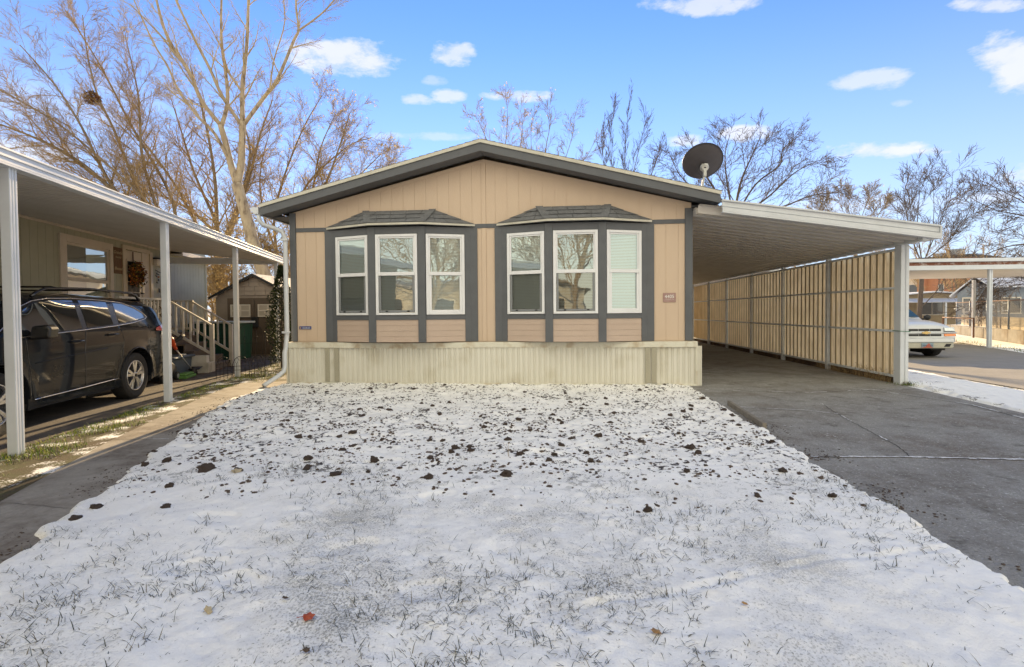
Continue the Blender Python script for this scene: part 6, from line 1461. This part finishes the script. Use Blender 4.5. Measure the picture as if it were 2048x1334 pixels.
# clump of leaves caught in the spreading tree
rr = random.Random(8)
c = at(183, 196, 21.4); t = thing('bird_nest', 'round brown nest of leaves high in the leaning tree', 'nest', c)
def ballr(rad): return lambda rr: tuple(Vector((rr.gauss(0, 1), rr.gauss(0, 1), rr.gauss(0, 1))).normalized()*rad*rr.random()**.4)
mb = MB(); leafball(mb, WORLD, c, ballr(.32), 420, .06, rr); leafball(mb, WORLD, c+Vector((.34, 0, -.05)), ballr(.16), 120, .05, rr); mb.build('leaves', 'leaf_brown', t)
mb = MB()
for i in range(60): q = c+Vector(ballr(.3)(rr)); mb.tube([q, q+Vector((rr.gauss(0, .15), rr.gauss(0, .15), rr.gauss(0, .15)))], .007, 3)
mb.build('sticks', 'twig_dark', t)

# ------------------------------------------------------------------ soil clods, crumbs, grass and leaves on the lawn
def clod_mesh(seed, rough=.45, sub=2):
    bm = bmesh.new(); bmesh.ops.create_icosphere(bm, subdivisions=sub, radius=1); o = Vector((seed*3.7, seed*1.3, 0))
    for v in bm.verts:
        n = noise.fractal(v.co*1.5+o, .9, 2.0, 4); c = noise.cell(v.co*2.1+o); v.co *= 1+rough*n+.12*c
        v.co.z *= .75
    me = bpy.data.meshes.new('soil_clod'); bm.to_mesh(me); bm.free(); me.materials.append(MATS['soil']); return me
cm_ = [clod_mesh(i, sub=3) for i in range(10)]
big = [(415, 937, .105, 'largest brown soil clod in the left part of the snowy lawn'), (1013, 948, .075, 'round brown clod right of the lawn centre beside a dark scrape'), (1381, 892, .07, 'brown clod alone in the snow left of the driveway edging'),
       (670, 945, .075, 'snow dusted brown clod left of the lawn centre'), (857, 952, .06, 'upright brown clod at the lawn centre'), (478, 940, .055, 'brown clod with pale dead leaf just right of the largest clod'), (705, 868, .065, 'rough brown clod below the left bay window'), (786, 882, .05, 'low brown clod pair below the middle of the house'),
       (613, 932, .06, 'broken brown clod between the two largest left clods'), (1040, 908, .05, 'brown clod with a dry weed stalk beside it'), (340, 968, .05, 'flat wide clod at the left side of the snow'), (332, 1012, .045, 'small double clod low on the left side'), (193, 1010, .05, 'dark clod at the left rim of the snow'), (150, 1035, .05, 'loose dark clods on the walkway rim'),
       (1665, 990, .05, 'dark clod near the driveway rim of the snow'), (1515, 992, .045, 'brown clod in the snow nearer the driveway'), (1296, 1018, .05, 'brown clod where tilled soil meets grass'), (1405, 795, .07, 'clump of soil at the house corner by the driveway'), (828, 775, .05, 'dark clod against the skirting'), (1010, 850, .05, 'clod between the two bays')]
rr = random.Random(77); k = 0
def clod(x, y, r, label, group=None):
    global k
    o = bpy.data.objects.new('soil_clod', cm_[k % 10]); k += 1; col.objects.link(o)
    o.location = (x, y, surf(x, y)+r*.08); o.rotation_euler = (rr.uniform(-.5, .5), rr.uniform(-.5, .5), rr.uniform(0, 6.28)); o.scale = (r*rr.uniform(.8, 1.15), r*rr.uniform(.8, 1.15), r*rr.uniform(.65, 1)); tag(o, label, 'soil clod', group)
def gp(px, py, z=.03):
    d = _f+_R*((px-1024)/FPX)-_U*((py-CYP)/FPX); t = (z-CAMZ)/d.z; return Vector((0, 0, CAMZ))+d*t
taken = []
for px, py, r, lb in big:
    q = gp(px, py+4); clod(q.x, q.y, r*.66, lb); taken.append((q.x, q.y))
n = 0
while n < 278:
    x = rr.uniform(-5.4, 2.5); y = rr.uniform(3.7, 9.3)
    if in_yard(x, y) < .02: continue
    if y < 3.95: continue
    if y > 6.5 and rr.random() < .45: continue
    if nz3(x*.9, y*.9, 40) < rr.uniform(-.5, .2): continue
    if min(abs(x-a)+abs(y-b) for a, b in taken) < .12: continue
    r = .011+.030*rr.random()**2.0; clod(x, y, r, 'small dark brown soil clod poking out of the snow', 'small soil clods scattered over the snowy lawn'); taken.append((x, y)); n += 1
# crumbs: nobody could count them
V = []; F = []
base_ic = clod_mesh(3, .35, 1); bv = [v.co.copy() for v in base_ic.vertices]; bf = [tuple(p.vertices) for p in base_ic.polygons]; bpy.data.meshes.remove(base_ic)
cnt = 0
while cnt < 6200:
    x = rr.uniform(-5.5, 2.6); y = rr.uniform(3.4, 9.35)
    if in_yard(x, y) < -.05: continue
    if y < 4.1 and rr.random() < .7: continue
    if nz3(x*2.2, y*2.2, 60)+.5*nz3(x*7, y*7, 61) < rr.uniform(-.15, .45): continue
    r = (.004+.014*rr.random()**2)*(1.15 if y < 6 else .85); a = rr.uniform(0, 6.28); ca, sa = math.cos(a), math.sin(a); z = surf(x, y)+r*.05; o = len(V); sx = rr.uniform(.7, 1.5)
    for v in bv: V.append((x+(v.x*ca*sx-v.y*sa)*r, y+(v.x*sa*sx+v.y*ca)*r, z+v.z*r))
    F += [tuple(i+o for i in f) for f in bf]; cnt += 1
# dirt spilled on the walkway and along the driveway rim
for cnt in range(3600):
    if cnt % 2: y = rr.uniform(2.4, 8.8); x = edge_left(y)-abs(rr.gauss(0, .16))+.05
    else: y = rr.uniform(2.8, 6.5); x = edge_right(y)+abs(rr.gauss(0, .16))-.03
    if nz3(x*1.7, y*1.7, 66)+.5*nz3(x*8, y*8, 67) < rr.uniform(-.1, .4): continue
    r = .002+.009*rr.random()**3; o = len(V)
    for v in bv: V.append((x+v.x*r, y+v.y*r, max(.012, surf(x, y))+v.z*r*.6))
    F += [tuple(i+o for i in f) for f in bf]
me = bpy.data.meshes.new('soil_crumbs'); me.from_pydata(V, [], F); me.materials.append(MATS['soil']); o = bpy.data.objects.new('soil_crumbs', me); col.objects.link(o); tag(o, 'fine dark soil crumbs strewn over the snow', 'soil', kind='stuff')
# grass blades
M('blade_dark', (.050, .058, .040), (.035, .042, .030), 30, .8); M('blade_straw', (.17, .15, .09), (.12, .10, .06), 30, .8); M('blade_green', (.16, .26, .03), (.10, .17, .02), 20, .7); M('blade_lime', (.42, .42, .04), (.28, .32, .04), 20, .7)
def blade(mb, x, y, z, L, w, a, tilt, bend):
    d = Vector((math.cos(a)*math.sin(tilt), math.sin(a)*math.sin(tilt), math.cos(tilt))); s = Vector((-math.sin(a), math.cos(a), 0))*w; p = Vector((x, y, z)); q = p+d*L*.55; d2 = Vector((math.cos(a)*math.sin(tilt+bend), math.sin(a)*math.sin(tilt+bend), math.cos(tilt+bend))); e = q+d2*L*.45; e.z = max(e.z, z+.003)
    i = len(mb.v); mb.v += [tuple(p-s), tuple(p+s), tuple(q+s*.8), tuple(q-s*.8), tuple(e)]; mb.f += [[i, i+1, i+2, i+3], [i+3, i+2, i+4]]
md, ms = MB(), MB()
cnt = 0
while cnt < 13000:
    y = 1.2+3.9*rr.random()**1.1; x = rr.uniform(-3.6, 2.6)
    if in_yard(x, y) < -.02: continue
    if y > 4.4 and rr.random() < .75: continue
    d = nz3(x*1.1, y*1.1, 80)+.6*nz3(x*5, y*5, 81)
    if d < rr.uniform(-.25, .75): continue
    tuft = 1 if rr.random() < .7 else rr.randint(3, 6)
    for _ in range(tuft):
        bx = x+rr.gauss(0, .012); by = y+rr.gauss(0, .012); blade(md if rr.random() < .72 else ms, bx, by, surf(bx, by)-.004, rr.uniform(.018, .075), rr.uniform(.0010, .0021), rr.uniform(0, 6.28), rr.uniform(.7, 1.5), rr.uniform(.0, .6)); cnt += 1
for _ in range(16000):
    y = 1.2+4.2*rr.random(); x = rr.uniform(-3.8, 2.6)
    if in_yard(x, y) < 0 or nz3(x*2.3, y*2.3, 85)+.5*nz3(x*9, y*9, 86) < rr.uniform(-.5, .5): continue
    blade(md if rr.random() < .6 else ms, x, y, surf(x, y)-.003, rr.uniform(.008, .026), rr.uniform(.0010, .0020), rr.uniform(0, 6.28), rr.uniform(.9, 1.5), .2)
tag(md.build('lawn_grass', 'blade_dark'), 'dark grass blades poking through the snow', 'grass', kind='stuff')
tag(ms.build('straw_grass', 'blade_straw'), 'straw coloured dead grass blades in the snow', 'grass', kind='stuff')
mg, ml, ms = MB(), MB(), MB()
for _ in range(26000):
    s = rr.uniform(-1.5, 12.5); f = rr.random()
    if s < 5.2: D = .12-f*.62
    else: D = .05-f*(.7+.35*(s-5))
    p = LF((s, D, 0))
    if p.x > -5.45 and p.y > 9.0: continue
    d = nz3(p.x*1.4, p.y*1.4, 90)+.5*nz3(p.x*6, p.y*6, 91)-(.55*f if s < 5.5 else 0)
    if d < rr.uniform(-.45, .2): continue
    m_ = rr.random(); blade(ml if m_ < .3 else (mg if m_ < .72 else ms), p.x, p.y, .0, rr.uniform(.025, .075), rr.uniform(.0018, .0035), rr.uniform(0, 6.28), rr.uniform(.1, 1.2), rr.uniform(.1, .8))
for _ in range(2500):
    x = rr.uniform(13.2, 17.0); y = rr.uniform(14, 24); e = (x-13.0)-(y-13.3)*.41
    if not 0 < e < .55: continue
    blade(mg if rr.random() < .5 else ms, x, y, .01, rr.uniform(.05, .14), .006, rr.uniform(0, 6.28), rr.uniform(.1, 1), .4)
for _ in range(500):
    a = rr.uniform(0, 6.28); r = abs(rr.gauss(0, .16)); blade(ms if rr.random() < .6 else mg, 6.42+r*math.cos(a), 9.62+r*math.sin(a)*.8, 0, rr.uniform(.03, .10), .003, rr.uniform(0, 6.28), rr.uniform(.1, 1.1), .4)
tag(mg.build('verge_grass', 'blade_green'), 'green grass along the driveways and walkway', 'grass', kind='stuff'); tag(ml.build('sunlit_grass', 'blade_lime'), 'yellow green grass between walkway and left driveway', 'grass', kind='stuff'); tag(ms.build('dry_grass', 'blade_straw'), 'dead straw coloured grass in the verge', 'grass', kind='stuff')
# fallen leaves
def lobed(name, label, px, py, size, mat, rot, cat='leaf', tilt=.25):
    q = gp(px, py); z = surf(q.x, q.y)+.012; mb = MB(); pts = []
    prof = [1, .72, .92, .66, .8, .58, .5]; prof = prof+prof[::-1][1:-1]; n = len(prof)
    c = mb.vt((q.x, q.y, z+.006))
    for i, r in enumerate(prof):
        a = rot+6.283*i/n; rr_ = r*size; dx, dy = rr_*math.cos(a), rr_*math.sin(a)*.75; pts.append(mb.vt((q.x+dx, q.y+dy, z+tilt*(dx*math.cos(rot+1)+dy*math.sin(rot+1))+.35*size*(r-.5)**2)))
    for i in range(n): mb.f.append([c, pts[i], pts[(i+1) % n]])
    a = rot+3.14; mb.tube([(q.x, q.y, z+.004), (q.x+size*1.3*math.cos(a), q.y+size*1.3*math.sin(a)*.75, z+.006)], .0015, 4)
    o = mb.build(name, mat); o.modifiers.new('s', 'SOLIDIFY').thickness = .001; tag(o, label, cat); return o
M('leaf_red', (.42, .085, .02), (.28, .05, .015), 40, .45); M('leaf_buff', (.38, .22, .08), (.25, .14, .05), 30, .6); M('leaf_pale', (.45, .38, .24), (.35, .28, .17), 30, .6)
lobed('fallen_leaf', 'glossy red orange leaf on the snow in the left foreground', 615, 1247, .036, 'leaf_red', .5)
lobed('fallen_leaf', 'buff brown curled leaf on the snow in the right foreground', 1313, 1270, .028, 'leaf_buff', 2.0)
lobed('fallen_leaf', 'pale dead leaf lying beside the largest soil clod', 472, 948, .06, 'leaf_pale', 1.0)
lobed('fallen_leaf', 'narrow pale yellowish leaf standing in the left foreground grass', 416, 1226, .024, 'leaf_pale', 1.4, tilt=.9)
lobed('fallen_leaf', 'tiny dark curled leaf above the red orange leaf', 571, 1208, .018, 'soil', 2.6)
lobed('fallen_leaf', 'small tan leaf on the concrete driveway near the snow rim', 1737, 952, .05, 'leaf_buff', .3)
lobed('fallen_leaf', 'dark round leaf on the snow at the bottom edge', 612, 1318, .02, 'soil', .9)
lobed('fallen_leaf', 'small dead leaf in the snow left of the curled buff leaf', 1490, 1215, .018, 'leaf_buff', 1.9)
# leaf litter by the steps
mb = MB()
for _ in range(900):
    s = rr.uniform(5.2, 11.5); D = rr.uniform(-.2, 1.7) if rr.random() < .5 else abs(rr.gauss(0, .3))+.9; p = LF((s, D, .012)); a = Vector((rr.gauss(0, .4), rr.gauss(0, .4), 1)).normalized(); b = Vector((math.cos(s*50), math.sin(s*50), 0)); b = (b-a*b.dot(a)).normalized(); d = a.cross(b); z = rr.uniform(.01, .03)
    mb.face([p-b*z, p-d*z*.5, p+b*z, p+d*z*.5])
tag(mb.build('leaf_litter', 'leaf_brown'), 'brown leaf litter along the porch steps and asphalt', 'leaf litter', kind='stuff')
# a dry weed by the clod and weeds by the carport sill
for i, (px, py, h, lb) in enumerate(((1018, 915, .16, 'thin dry weed stalk standing in the snow below the roof peak'), (1400, 800, .1, 'short dry weed by the house corner at the driveway'))):
    q = gp(px, py); mb = MB()
    for j in range(4):
        a = rr.uniform(0, 6.28); mb.tube([(q.x, q.y, .03), (q.x+.02*math.cos(a), q.y+.02*math.sin(a), .03+h*.5), (q.x+.06*math.cos(a), q.y+.06*math.sin(a), .03+h*rr.uniform(.6, 1))], .0015, 3)
    tag(mb.build('dry_weed', 'twig_warm'), lb, 'weed')
mb = MB()
for _ in range(420):
    y = rr.uniform(9.9, 12.5) if rr.random() < .6 else rr.uniform(9.8, 22); h = rr.uniform(.06, .3)*(1 if y < 11 else .5); x = 6.30+rr.gauss(0, .05); mb.tube([(x, y, 0), (x+rr.gauss(0, .03), y+rr.gauss(0, .04), h*.6), (x+rr.gauss(0, .07), y+rr.gauss(0, .08), h)], .002, 3)
tag(mb.build('sill_weeds', 'twig_warm'), 'dry weeds growing along the base of the fibreglass wall', 'weeds', kind='stuff')
